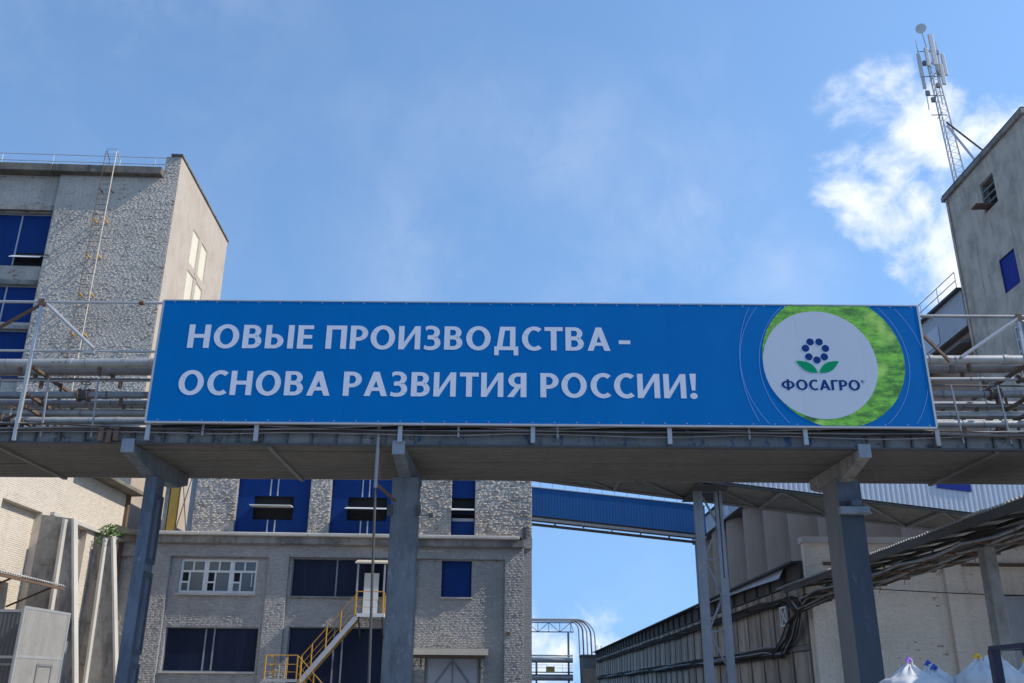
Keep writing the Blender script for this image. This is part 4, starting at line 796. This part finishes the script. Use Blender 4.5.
pn = MB().box(-.10, .10, .02, .0, 2.30, 3.28).build('panel', 'panel_concrete', SH, bev=.02); pn2 = MB().box(-.10, .10, 3.52, .0, 2.30, 5.9).build('panel', 'panel_concrete', SH, bev=.02)
rbb = MB().box(-.15, -.07, 0, -.002, .07, 5.94).build('rib', 'dark_concrete', SH, bev=.015)
for o in (pn, pn2, rbb):        # first of each kind, meshes are shared along the wall
    for v in o.data.vertices: v.co += OFF[SH.name]
nbay = 40
for k in range(nbay):
    y = .45 + 2.4 * k
    for o in (pn, pn2, rbb):
        q = o if k == 0 else copy_to(o, SH)
        q.location = (.1 + random.uniform(-.015, .015), y, 0)
MB().box(11.93, 38.37, 3.3, 12.098, 134, 3.5).build('middle_ledge', 'dark_concrete', SH)
ub = MB().box(-.12, -.05, 5.96, -.002, .05, 6.7).build('upper_batten', 'dark_wood', SH)
for v in ub.data.vertices: v.co += OFF[SH.name]
for k in range(40):
    q = ub if k == 0 else copy_to(ub, SH); q.location = (-.02, .45 + 2.4 * k, 0)
MB().prism([(11.55, 6.70), (21.8, 7.2), (21.8, 7.3), (11.55, 6.78)], XZ, 38.5, 135).build('roof', 'roof_felt', SH)
for y0, y1, za, zb in ((40.6, 46.0, 6.30, 6.42), (46.05, 52.0, 6.42, 6.5), (52.05, 60.0, 6.5, 6.62)):
    xa = 11.62
    MB().add([(xa, y0, za), (xa, y1, zb), (11.9, y1, 6.82), (11.9, y0, 6.82), (xa + .02, y0, za), (xa + .02, y1, zb), (11.92, y1, 6.82), (11.92, y0, 6.82)], [(0, 1, 2, 3), (7, 6, 5, 4), (0, 4, 5, 1), (1, 5, 6, 2), (2, 6, 7, 3), (3, 7, 4, 0)]).build('roof_sheet', 'corrugated_pale', SH)
cf = MB().plate(40.4, 41.3, 4.35, 5.15, [(40.46, 41.24, 4.41, 5.09)], YZ, 11.72, 11.78).build('cable_frame', 'white_metal', SH); MB().beam((11.75, 40.46, 4.41), (11.75, 41.24, 5.09), .04, .05).beam((11.75, 40.46, 5.09), (11.75, 41.24, 4.41), .03, .05).build('cross', 'white_metal', cf)

# ------------------------------------------------------------------ cable canopy
CC = thing('cable_canopy', 'sagging corrugated canopy over a cable rack, running under the bridge on right', 'canopy', (11.9, 28, 5.3))
y = 14.0
while y < 37.8:
    ln = 1.05; q = random.uniform(-.02, .02)
    MB().corr((10.95 + random.uniform(-.04, .04), y, 5.66 + q), (0, 1, 0), (1.9, 0, .28 + q), (0, 0, 1), ln, 2.0 + random.uniform(-.05, .05), .175, .03).build('sheet', 'asbestos_sheet', CC, smooth=True); y += ln - .02
MB().beam((11.02, 14, 5.53), (11.02, 37.9, 5.53), .06, .2).build('edge_board', 'dark_wood', CC); MB().beam((12.75, 14, 5.80), (12.75, 37.9, 5.80), .08, .1).build('purlin', 'dark_steel', CC)
for k in range(13):
    y = 14.5 + 1.9 * k; MB().beam((11.0, y, 5.55), (12.8, y, 5.82), .07, .09).build('rafter', 'dark_wood', CC); MB().beam((11.1, y + .1, 5.10), (12.7, y + .1, 5.10), .06, .05).build('rack_arm', 'rusty_steel', CC); MB().beam((12.7, y + .1, 5.1), (12.7, y + .1, 5.8), .05, .05).build('hanger', 'dark_steel', CC)
for yy in (14.5, 22.6, 31.0): MB().prism([(11.42, 0), (11.78, 0), (11.74, 5.06), (11.46, 5.06)], XZ, yy - .18, yy + .18).build('post', 'concrete', CC, bev=.02)
tr = MB()
for k in range(60):
    y = random.uniform(15, 36); x = random.uniform(11.15, 12.6); MB
    tr.beam((x, y, 5.06), (x + random.uniform(-.15, .15), y + random.uniform(-.35, .35), 5.06 - random.uniform(.03, .28)), .012, .012)
o = tr.build('hanging_scraps', 'rusty_steel', CC); o['kind'] = 'stuff'
pl = []
for k in range(14):
    xx = 11.15 + .11 * k; MB().box(xx, 15 + random.uniform(0, 3), 5.13, xx + .08, 36 - random.uniform(0, 3), 5.15).build('rack_slat', 'dark_wood', CC)
def cable(label, pts, r_, mat='cable_black'):
    return MB().path(pts, r_, 6).build('cable', mat, label=label, cat='cable', group='cables along the rack and shed wall')
for k in range(16):
    x = 11.12 + .1 * k; wall_low = k % 3 != 2
    pts = [(x + .05 * math.sin(y * .7 + k), y, 5.19 + .03 * (k % 4) + .04 * math.sin(y * .45 + 2 * k) - .10 * abs(math.sin(y * math.pi / 3.8 + k * .3))) for y in [14 + .8 * i for i in range(29)]]
    # drop in a loop at the corner and run on along the wall
    zt = 3.62 - .055 * (k % 8) if wall_low else 5.35 + .07 * (k // 3); xo = 11.86 - .022 * (k % 7)
    pts += [(11.5 - .02 * k, 37.3, 5.0 - .03 * k), (xo - .15, 38.3 + .12 * k, 4.4 if wall_low else 5.3), (xo - .05, 39.2 + .16 * k, 3.85 if wall_low else 5.45), (xo, 40.6 + .2 * k, zt - .12)]
    pts += [(xo, y, zt + .05 * math.sin(y * .31 + k) - .06 * abs(math.sin(y * .5 + k))) for y in [44.5 + 2.4 * i for i in range(37)]]
    cable(('dark cable dropping from the canopy to the middle of the shed wall' if wall_low else 'dark cable running from the canopy along the top of the shed wall'), pts, .032 + .01 * (k % 3), 'cable_black' if k % 4 else 'dull_pipe')
cable('thin slack cable strung across the whitewashed brick wall', [(11 + .5 * i, 37.6, 5.82 - .02 * i - .1 * math.sin(i * math.pi / 24)) for i in range(25)], .02)

# ================================================================== silos, headhouse, concrete tower
for k in range(9):
    y = 52.0 + 7.2 * k; top = 18.3 if y != 88 else 18.9
    s = thing('silo', f'brown-grey concrete silo, number {k + 1} counted from the concrete tower' if False else ('brown concrete grain silo nearest the concrete tower, mostly hidden' if k == 0 else ('brown concrete silo left of the right bridge column with pale drip streaks' if y == 88 else f'brown concrete silo of the row, {["","second","third","fourth","fifth","sixth","seventh","eighth","farthest"][k]} away from the tower')), 'silo', (26, y, 0), group='row of concrete silos')
    n = 40; vv = []; ff = []
    MB().tube((26, y, 0), (26, y, top), 3.6, 48).build('shaft', 'silo_concrete', s, True)
    MB().tube((26, y, top), (26, y, top + .25), 3.75, 48).build('rim', 'dark_concrete', s, True)
    MB().box(23.6, y - 3.68, 0, 23.95, y - 3.52, top - .3).build('joint_rib', 'silo_concrete', s)
HH = thing('silo_gallery', 'grey corrugated gallery with railing on top of the silo row', 'building', (22, 60, 18.3))
y = 40.9
while y < 112:
    ln = min(3.6, 112 - y)
    holes = (43.7 < y + ln and y < 45.4)
    MB().corr((22, y, 18.34), (0, 1, 0), (0, 0, 1), (-1, 0, 0), ln - .02, 1.86, .2, .025, prof='trap').build('siding', 'grey_sheet', HH); y += ln
MB().box(22.05, 40.9, 18.3, 29, 112, 20.1).build('core', 'dark_concrete', HH); MB().box(21.75, 40.86, 20.2, 29.3, 112.2, 20.32).build('roof', 'dark_steel', HH)
MB().prism([(22.3, 17.5), (21.5, 17.42), (21.5, 17.56), (22.3, 17.8)], XZ, 40.9, 48.5).build('eave_hood', 'dark_concrete', HH); MB().box(22.4, 40.9, 13.0, 24, 48.5, 18.29).build('recess', 'silo_concrete', HH)
for y0 in (43.75, 52, 60, 92, 96): MB().plate(y0, y0 + 1.6, 18.5, 19.45, [], YZ, 21.94, 21.965).build('window', 'corrugated_pale', HH)
for z in (20.75, 21.2): MB().tube((21.85, 41, z), (21.85, 112, z), .025, 6).build('railing_bar', 'cream_metal', HH)
for k in range(36): MB().tube((21.85, 41 + 2 * k, 20.3), (21.85, 41 + 2 * k, 21.2), .022, 6).build('railing_post', 'cream_metal', HH)
TW = thing('concrete_tower', 'weathered concrete tower with blue window and dark louvre opening, at right edge', 'building', (22, 37, 0))
hl = [(36.4, 37.62, 22.6, 24.12), (35.98, 37.3, 18.38, 20.03), (36.15, 37.25, 14.4, 16.8), (36.15, 37.25, 10.5, 12.8)]
MB().plate(33.4, 40.85, 0, 25.1, hl, YZ, 22, 22.45).build('side_wall', 'tower_concrete', TW); MB().box(22.0, 33.38, 0, 32, 33.398, 25.1).box(22.5, 33.4, 0, 32, 40.8, 25.0).build('core', 'tower_concrete', TW)
MB().box(21.85, 33.2, 25.1, 32.3, 41.0, 25.35).build('roof_slab', 'concrete', TW, bev=.02); MB().box(21.9, 33.25, 25.352, 32.2, 40.95, 25.45).build('roof', 'roof_felt', TW)
lv = MB().plate(36.4, 37.62, 22.6, 24.12, [(36.46, 37.56, 22.66, 24.06)], YZ, 22.06, 22.14).build('louvre_window', 'dull_pipe', TW); MB().box(22.38, 36.45, 22.65, 22.43, 37.57, 24.07).build('opening', 'black_void', lv)
for z in (22.95, 23.3, 23.65): MB().box(22.05, 36.47, z, 22.15, 37.55, z + .05).build('slat', 'dull_pipe', lv)
MB().beam((21.3, 37.2, 22.75), (22.3, 37.2, 22.8), .5, .08).build('loading_shelf', 'rusty_steel', TW)
bw_ = MB().plate(35.98, 37.3, 18.38, 20.03, [(36.03, 37.25, 18.43, 19.98)], YZ, 22.03, 22.12).build('window', 'blue_panel', TW); MB().box(22.06, 36.03, 18.43, 22.10, 37.25, 19.98).build('panel', 'bright_blue_panel', bw_)
for z0, z1 in ((14.4, 16.8), (10.5, 12.8)):
    f_ = MB().plate(36.15, 37.25, z0, z1, [(36.22, 37.18, z0 + .07 + i * .57, z0 + .57 + i * .57) for i in range(4)], YZ, 22.05, 22.13).build('window', 'window_white', TW)
    for i in range(4): MB().box(22.09, 36.2, z0 + .065 + i * .57, 22.1, 37.2, z0 + .575 + i * .57).build('pane', 'window_glass' if i % 3 else 'dull_pipe', f_)
for y in (40.6,): MB().tube((21.95, y, 0), (21.93, y, 25), .06, 8).build('downpipe', 'tower_concrete', TW)
# mast
M = thing('antenna_mast', 'slim lattice radio mast with panel antennas and small dish on the concrete tower', 'mast', (22.5, 40.0, 25.4))
b0, t0 = Vector((22.45, 40.0, 25.5)), Vector((22.05, 40.0, 34.4))
def leg(k, t):
    w_ = .34 * (1 - t) + .2 * t; a = math.pi / 2 + k * 2 * math.pi / 3 + .3
    return b0.lerp(t0, t) + Vector((math.cos(a) * w_, math.sin(a) * w_, 0))
for k in range(3): MB().tube(leg(k, 0), leg(k, .92), .04, 6).build('leg', 'antenna_white', M)
nseg = 22
for i in range(nseg):
    for k in range(3):
        a, b_ = leg(k, .92 * i / nseg), leg((k + 1) % 3, .92 * (i + 1) / nseg); MB().tube(a, b_, .012, 4).build('lattice_bar', 'bare_steel', M)
for k, (dx, dy, z0, h_, w_) in enumerate(((.10, -.3, 32.6, 2.0, .26), (-.62, -.1, 32.0, 1.5, .19), (.48, .15, 32.2, 1.7, .22), (.66, -.1, 32.1, 1.4, .19), (-.35, .35, 31.6, 1.3, .18), (-.3, -.35, 32.5, 1.2, .2), (.3, -.4, 31.3, 1.3, .2))):
    an = MB().box(22.1 + dx - w_ / 2, 40 + dy - .06, z0, 22.1 + dx + w_ / 2, 40 + dy + .06, z0 + h_).build('panel_antenna', 'antenna_white', M, bev=.03)
for z, r_ in ((33.7, .6), (32.9, .65), (32.1, .6), (30.9, .55), (29.7, .5)):
    MB().tube((22.1 - r_, 39.9, z - .06), (22.1 + r_ * .8, 40.1, z + .1), .025, 6).build('cross_arm', 'dull_pipe', M); MB().tube((22.1, 40 - r_ * .6, z), (22.1, 40 + r_ * .6, z), .022, 6).build('cross_arm', 'dull_pipe', M)
for x, z0, z1 in ((21.55, 30.0, 31.9), (21.5, 32.3, 34.4), (22.55, 32.4, 34.3), (22.3, 30.3, 34.0)): MB().tube((x, 39.95, z0), (x + .02, 39.95, z1), .028, 6).build('pole', 'antenna_white', M)
for x, z in ((21.62, 31.0), (21.75, 32.9), (22.4, 32.3), (22.5, 33.6), (21.85, 30.6), (22.25, 31.5)): MB().box(x - .1, 39.85, z - .14, x + .1, 40.0, z + .14).build('radio_box', 'dull_pipe', M, bev=.02)
MB().path([(21.78, 39.70, 35.0), (21.80, 39.75, 35.01)], .27, 20).build('dish', 'antenna_white', M).rotation_euler = (0, 0, 0)
MB().tube((22.06, 39.97, 33.6), (21.82, 39.78, 34.98), .03, 6).build('dish_arm', 'antenna_white', M)
MB().tube((22.3, 39.9, 29.0), (23.5, 39.2, 25.5), .06, 8).build('stay', 'antenna_white', M); MB().tube((22.3, 39.9, 29.2), (24.6, 38.9, 25.5), .05, 8).build('stay', 'rusty_steel', M)
MB().box(23.0, 39.4, 25.5, 24.2, 40.6, 26.5).build('equipment_box', 'antenna_white', M)

# ================================================================== galleries
GA = thing('conveyor_gallery', 'pale corrugated conveyor gallery with blue windows sloping behind bridge on right', 'gallery', (10, 33.5, 8.3))
gz = lambda x: 8.25 - .118 * (x - 11)
x = -5.0
while x < 21.9:
    x2 = min(x + 2.7, 21.95); dirx = Vector((x2 - x, 0, gz(x2) - gz(x)))
    MB().corr((x, 32.0, gz(x)), dirx, (0, 0, 1), (0, -1, 0), dirx.length - .015, 2.4, .18, .011, prof='trap').build('siding', 'corrugated_pale', GA); x = x2
sl_ = lambda y0, y1, za, zb, xa=-5., xb=21.95: [(xa, y0, gz(xa) + za), (xb, y0, gz(xb) + za), (xb, y1, gz(xb) + za), (xa, y1, gz(xa) + za), (xa, y0, gz(xa) + zb), (xb, y0, gz(xb) + zb), (xb, y1, gz(xb) + zb), (xa, y1, gz(xa) + zb)]
BF = [(0, 3, 2, 1), (4, 5, 6, 7), (0, 1, 5, 4), (1, 2, 6, 5), (2, 3, 7, 6), (3, 0, 4, 7)]
MB().add(sl_(32.05, 35.4, .0, .08), BF).build('floor', 'dark_concrete', GA); MB().add(sl_(31.9, 35.6, 2.42, 2.5), BF).build('roof', 'grey_sheet', GA); MB().add(sl_(35.3, 35.4, .09, 2.4), BF).build('rear_wall', 'corrugated_pale', GA)
for y_ in (32.1, 35.3): MB().add(sl_(y_ - .06, y_ + .06, -.10, -.02), BF).build('girder', 'dark_steel' if y_ < 33 else 'dull_pipe', GA)
for k in range(10):
    x = -4.4 + 2.8 * k; MB().beam((x, 32.15, gz(x) - .08), (x, 35.25, gz(x) - .08), .08, .1).build('cross_girder', 'dull_pipe', GA); MB().beam((x, 32.2, gz(x) - .06), (min(x + 2.7, 21.8), 35.2, gz(min(x + 2.7, 21.8)) - .06), .07, .05).build('wind_brace', 'dull_pipe', GA)
for x in (-2.0, 4.2, 10.9, 15.05): MB().add([(x, 31.95, gz(x) + .72), (x + 1.2, 31.95, gz(x + 1.2) + .72), (x + 1.2, 31.975, gz(x + 1.2) + .72), (x, 31.975, gz(x) + .72), (x, 31.95, gz(x) + 1.5), (x + 1.2, 31.95, gz(x + 1.2) + 1.5), (x + 1.2, 31.975, gz(x + 1.2) + 1.5), (x, 31.975, gz(x) + 1.5)], BF).build('window', 'bright_blue_panel', GA)
def lattice_leg(xa, label):
    t = thing('lattice_support', label, 'steel support', (xa, 33.5, 0)); zt = gz(xa) - .14
    MB().box(xa - .42, 33.2, 0, xa - .12, 33.45, zt).build('leg', 'lattice_paint', t); MB().box(xa + .32, 33.15, 0, xa + .60, 33.4, zt - 3.1).build('leg', 'lattice_paint', t)
    MB().box(xa + .33, 33.16, zt - 3.098, xa + .43, 33.39, zt).build('upper_leg', 'lattice_paint', t); MB().box(xa + .48, 33.16, zt - 3.098, xa + .58, 33.39, zt).build('upper_leg', 'lattice_paint', t)
    n = 7; h = zt / n
    for k in range(n):
        a, b_ = (xa - .15, xa + .35) if k % 2 else (xa + .35, xa - .15); MB().beam((a, 33.3, k * h + .1), (b_, 33.3, (k + 1) * h - .1), .05, .07).build('brace', 'dull_pipe', t)
        if k % 2 == 0: MB().beam((xa - .13, 33.3, (k + 1) * h), (xa + .33, 33.3, (k + 1) * h), .05, .06).build('strut', 'dull_pipe', t)
    MB().box(xa - .5, 32.1, zt, xa + .7, 35.3, zt + .02).build('head_plate', 'dark_steel', t)
lattice_leg(7.12, 'grey steel lattice support under the pale gallery, in front of the silos')
BC = thing('conveyor_gallery', 'blue enclosed conveyor sloping across the sky gap right of the factory', 'gallery', (6.5, 60, 12))
cz_ = lambda x: 12.45 - .1015 * (x - 1.26)
def sbox(x0, x1, y0, y1, za, zb): return MB().add([(x0, y0, cz_(x0) + za), (x1, y0, cz_(x1) + za), (x1, y1, cz_(x1) + za), (x0, y1, cz_(x0) + za), (x0, y0, cz_(x0) + zb), (x1, y0, cz_(x1) + zb), (x1, y1, cz_(x1) + zb), (x0, y1, cz_(x0) + zb)], BF)
x = .2
while x < 12.7:
    x2 = min(x + 1.8, 12.75); dirx = Vector((x2 - x, 0, cz_(x2) - cz_(x)))
    MB().corr((x, 60, cz_(x)), dirx, (0, 0, 1), (0, -1, 0), dirx.length - .008, 1.84, .2, .003, prof='trap').build('siding', 'conveyor_blue', BC); x = x2
sbox(.2, 12.75, 60.04, 62.3, .0, .08).build('floor', 'dark_concrete', BC); sbox(.2, 12.75, 59.95, 62.4, 1.85, 1.9).build('roof', 'grey_sheet', BC); sbox(.2, 12.75, 62.2, 62.3, .09, 1.84).build('rear_wall', 'conveyor_blue', BC)
for y_ in (60.05, 62.2): sbox(.2, 12.75, y_ - .05, y_ + .05, -.3, -.12).build('girder', 'dull_pipe', BC)
for k in range(7): x = .9 + 1.9 * k; MB().beam((x, 60.0, cz_(x) - .2), (x + .25, 62.2, cz_(x) - .2), .09, .1).build('cross_girder', 'pale_concrete', BC)
for z in (2.3, 2.75): MB().beam((.2, 60.1, cz_(.2) + z), (12.7, 60.1, cz_(12.7) + z), .025, .025).build('railing_bar', 'dull_pipe', BC)
for k in range(16): x = .3 + .82 * k; MB().tube((x, 60.1, cz_(x) + 1.9), (x, 60.1, cz_(x) + 2.75), .016, 5).build('railing_post', 'dull_pipe', BC)
MB().box(12.35, 60.2, 0, 12.65, 60.5, cz_(12.5) - .3).box(12.35, 61.8, 0, 12.65, 62.1, cz_(12.5) - .3).build('trestle', 'lattice_paint', BC)

# ================================================================== far pipe rack down the road
FR = thing('far_pipe_rack', 'distant pipe rack with truss beam, bent pipes and walkway closing the road', 'pipe rack', (7, 140, 0))
for z in (9.75, 11.05): MB().beam((-4, 140, z), (9.3, 140, z), .12, .14).build('chord', 'dark_steel', FR)
for k in range(9):
    x = -3.9 + 1.6 * k; MB().beam((x, 140, 9.75), (x, 140, 11.05), .08, .08).build('truss_post', 'dark_steel', FR); MB().beam((x, 140, 9.75 if k % 2 else 11.05), (x + 1.6 if k < 8 else 9.3, 140, 11.05 if k % 2 else 9.75), .08, .08).build('truss_diagonal', 'dark_steel', FR)
for k in range(5):
    pts = [(-4, 139.4 + .3 * k, 11.25 + .08 * k)]
    r_ = 1.3 + .28 * k; x = 8.6
    for i in range(9):
        a = math.pi / 2 * (1 - i / 8); pts.append((x + (r_ * 1.1) * math.cos(a) + .3 * k, 139.4 + .3 * k, 11.25 + .08 * k - r_ + r_ * math.sin(a)))
    pts.append((pts[-1][0] + .3, 139.4 + .3 * k, 0)); MB().path(pts, .09 + .02 * (k % 2), 8).build('bent_pipe', 'dark_steel' if k % 2 else 'dull_pipe', FR, True)
for z, r_, m_ in ((5.9, .4, 'pipe_cladding'), (6.5, .12, 'cream_metal'), (3.5, .45, 'pipe_cladding')): MB().tube((-6, 141, z), (9.2, 141, z), r_, 14).build('straight_pipe', m_, FR, True)
for x in (-2.5, 3.9, 8.6): MB().box(x - .14, 140.9, 0, x + .14, 141.2, 9.7 if x > 8 else 5.9).build('leg', 'dull_pipe', FR)
MB().box(-6, 140.3, 4.15, 9.2, 141.9, 4.28).build('walkway', 'rusty_steel', FR)
for z in (4.8, 5.2): MB().tube((-6, 140.3, z), (9.2, 140.3, z), .03, 5).build('rail', 'dull_pipe', FR)
for k in range(13): MB().tube((-5.5 + 1.2 * k, 140.3, 4.28), (-5.5 + 1.2 * k, 140.3, 5.2), .025, 5).build('rail_post', 'dull_pipe', FR)
MB().box(5.3, 140.35, 4.3, 6.5, 141, 5.0).build('valve_box', 'ochre_paint', FR)
FS = thing('far_hut', 'small dark flat-roofed hut at the far end of the shed wall', 'building', (11.5, 139, 0)); MB().box(10.4, 137, 0, 15.5, 142, 6.3).build('wall', 'dark_concrete', FS); MB().box(10.2, 136.8, 6.3, 15.7, 142.2, 6.55).build('roof', 'roof_felt', FS)
for x in (12.6, 13.2): MB().tube((x, 139, 6.55), (x, 139, 7.9), .05, 6).build('vent_pipe', 'dull_pipe', FS)

# ================================================================== big bags and loader
def bag(label, x, y, z, s, h, peaks, tie, rz, group='white bulk bags stacked by the wall'):
    t = thing('bulk_bag', label, 'bag', (x, y, z), rz, group)
    nu, nv = 72, 34; vv = []; ff = []; ph0 = x * 7 + y * 3
    for j in range(nv + 1):
        v = j / nv
        if v < .5: zz = h * .84 * v / .5; k = .5 * s * (1 + .12 * math.sin(math.pi * v / .5) + .02 * math.sin(14 * v + ph0))
        else: q = (v - .5) / .5; zz = h * (.84 + .16 * math.sin(q * math.pi / 2)); k = .5 * s * math.cos(q * math.pi / 2) ** .8
        for i in range(nu):
            a = 2 * math.pi * i / nu; ca, sa = math.cos(a), math.sin(a); p = 4.5 - 2.2 * v
            rr = k / ((abs(ca) ** p + abs(sa) ** p) ** (1 / p)); rr *= 1 + .035 * math.sin(a * 5 + 4 * v + ph0) + .03 * math.sin(a * 11 + ph0 + 2 * v) + .02 * math.sin(a * 19 - 9 * v)
            x_, y_ = rr * ca, rr * sa; z_ = zz + .02 * math.sin(x_ * 11 + ph0) * math.sin(y_ * 9)
            for px_, py_, ph in peaks:
                dd_ = math.hypot(x_ - px_, y_ - py_); aa = math.atan2(y_ - py_, x_ - px_); t_ = max(0, 1 - dd_ / .36)
                if v > .4: z_ += ph * t_ ** 1.25 + .13 * t_ * (1 - t_) * math.sin(aa * 9 + ph0) + .09 * t_ * (1 - t_) * math.sin(aa * 5 + ph0)
            vv.append((x_, y_, z_))
    for j in range(nv):
        for i in range(nu): ff.append((j * nu + i, j * nu + (i + 1) % nu, (j + 1) * nu + (i + 1) % nu, (j + 1) * nu + i))
    ff.append(tuple(reversed(range(nu)))); ff.append(tuple(nv * nu + i for i in range(nu)))
    MB().add(vv, ff).build('sack', 'white_fabric', t, True)
    for px_, py_, ph in peaks:
        zb = h * 1.0 + ph * .93
        MB().path([(px_ - .09, py_, zb - .16), (px_ - .03, py_, zb + .06), (px_ + .02, py_ + .01, zb + .1), (px_ + .05, py_, zb + .04), (px_ + .10, py_, zb - .16)], .028, 6).build('lifting_loop', 'white_fabric', t)
        MB().path([(px_ - .05, py_, zb + .03), (px_, py_, zb + .1), (px_ + .05, py_ + .01, zb + .05)], .036, 7).build('tie', tie, t)
bag('white bulk bag with violet tie, leftmost at lower right', 7.12, 17.2, .98, 1.0, 1.02, [(-.02, 0, .2)], 'tie_violet', .2)
bag('white bulk bag with blue ties between the violet and yellow ones', 7.85, 17.7, .98, .95, 1.0, [(-.2, 0, .18), (-.22, -.22, .1)], 'tie_blue', .1)
bag('tall white bulk bag with yellow ties by the dark frame', 8.40, 17.0, 1.0, 1.1, 1.10, [(-.2, -.12, .16), (.14, -.1, .2)], 'tie_yellow', -.1)
bag('white bulk bag with yellow tie seen through the dark frame', 9.55, 17.6, 1.0, 1.0, 1.0, [(-.2, 0, .22), (.1, 0, .26)], 'tie_yellow', .3)
for x, y in ((7.12, 17.2), (7.85, 17.9), (8.7, 17.0), (9.7, 17.6)): bag('lower white bulk bag on the ground under the tied bags', x, y, .03, 1.02, .93, [], 'tie_blue', .1)
FK = thing('forklift', 'dark navy forklift overhead guard at the bottom right corner', 'forklift', (7.9, 14.1, 0)); FKX = .42
for (xa, ya), (xb, yb) in (((7.22, 13.6), (7.06, 13.9)), ((8.3, 13.6), (8.2, 13.9)), ((7.22, 15.2), (7.12, 15.0)), ((8.3, 15.2), (8.2, 15.0))): MB().beam((xa, ya, .9), (xb, yb, 2.34), .14, .12).build('guard_post', 'navy_steel', FK)
MB().beam((7.02, 13.9, 2.36), (8.26, 13.9, 2.40), .09, .07).beam((7.06, 15.0, 2.36), (8.26, 15.0, 2.40), .09, .07).beam((7.06, 13.9, 2.365), (7.1, 15.0, 2.365), .09, .07).beam((8.22, 13.9, 2.395), (8.22, 15.0, 2.395), .09, .07).build('guard_frame', 'navy_steel', FK)
for k in range(4): MB().beam((7.3 + .22 * k, 13.92, 2.37), (7.3 + .22 * k, 14.98, 2.37), .04, .03).build('guard_bar', 'navy_steel', FK)
MB().beam((7.1, 13.92, 2.22), (7.75, 13.9, 1.55), .05, .05).build('stay', 'navy_steel', FK)
MB().prism([(13.2, .3), (15.6, .3), (15.6, 1.05), (15.1, 1.15), (14.2, .75), (13.5, .75), (13.2, .6)], YZ, 7.2, 8.35).build('body', 'navy_steel', FK, bev=.03)
for x in (7.12, 8.2):
    for y in (13.65, 15.15): MB().tube((x, y, .3), (x + .22, y, .3), .3, 24).build('wheel', 'rubber', FK, True)
pts = [(7.62 + .19 * math.cos(a), 13.95 + .05 * math.sin(a), 1.75 + .19 * math.sin(a)) for a in [2 * math.pi * i / 20 for i in range(21)]]
MB().path(pts, .018, 6).build('steering_wheel', 'rubber', FK, True); MB().tube((7.62, 13.95, 1.75), (7.62, 13.75, .75), .03, 8).build('steering_column', 'rubber', FK)
FK.location.x += FKX
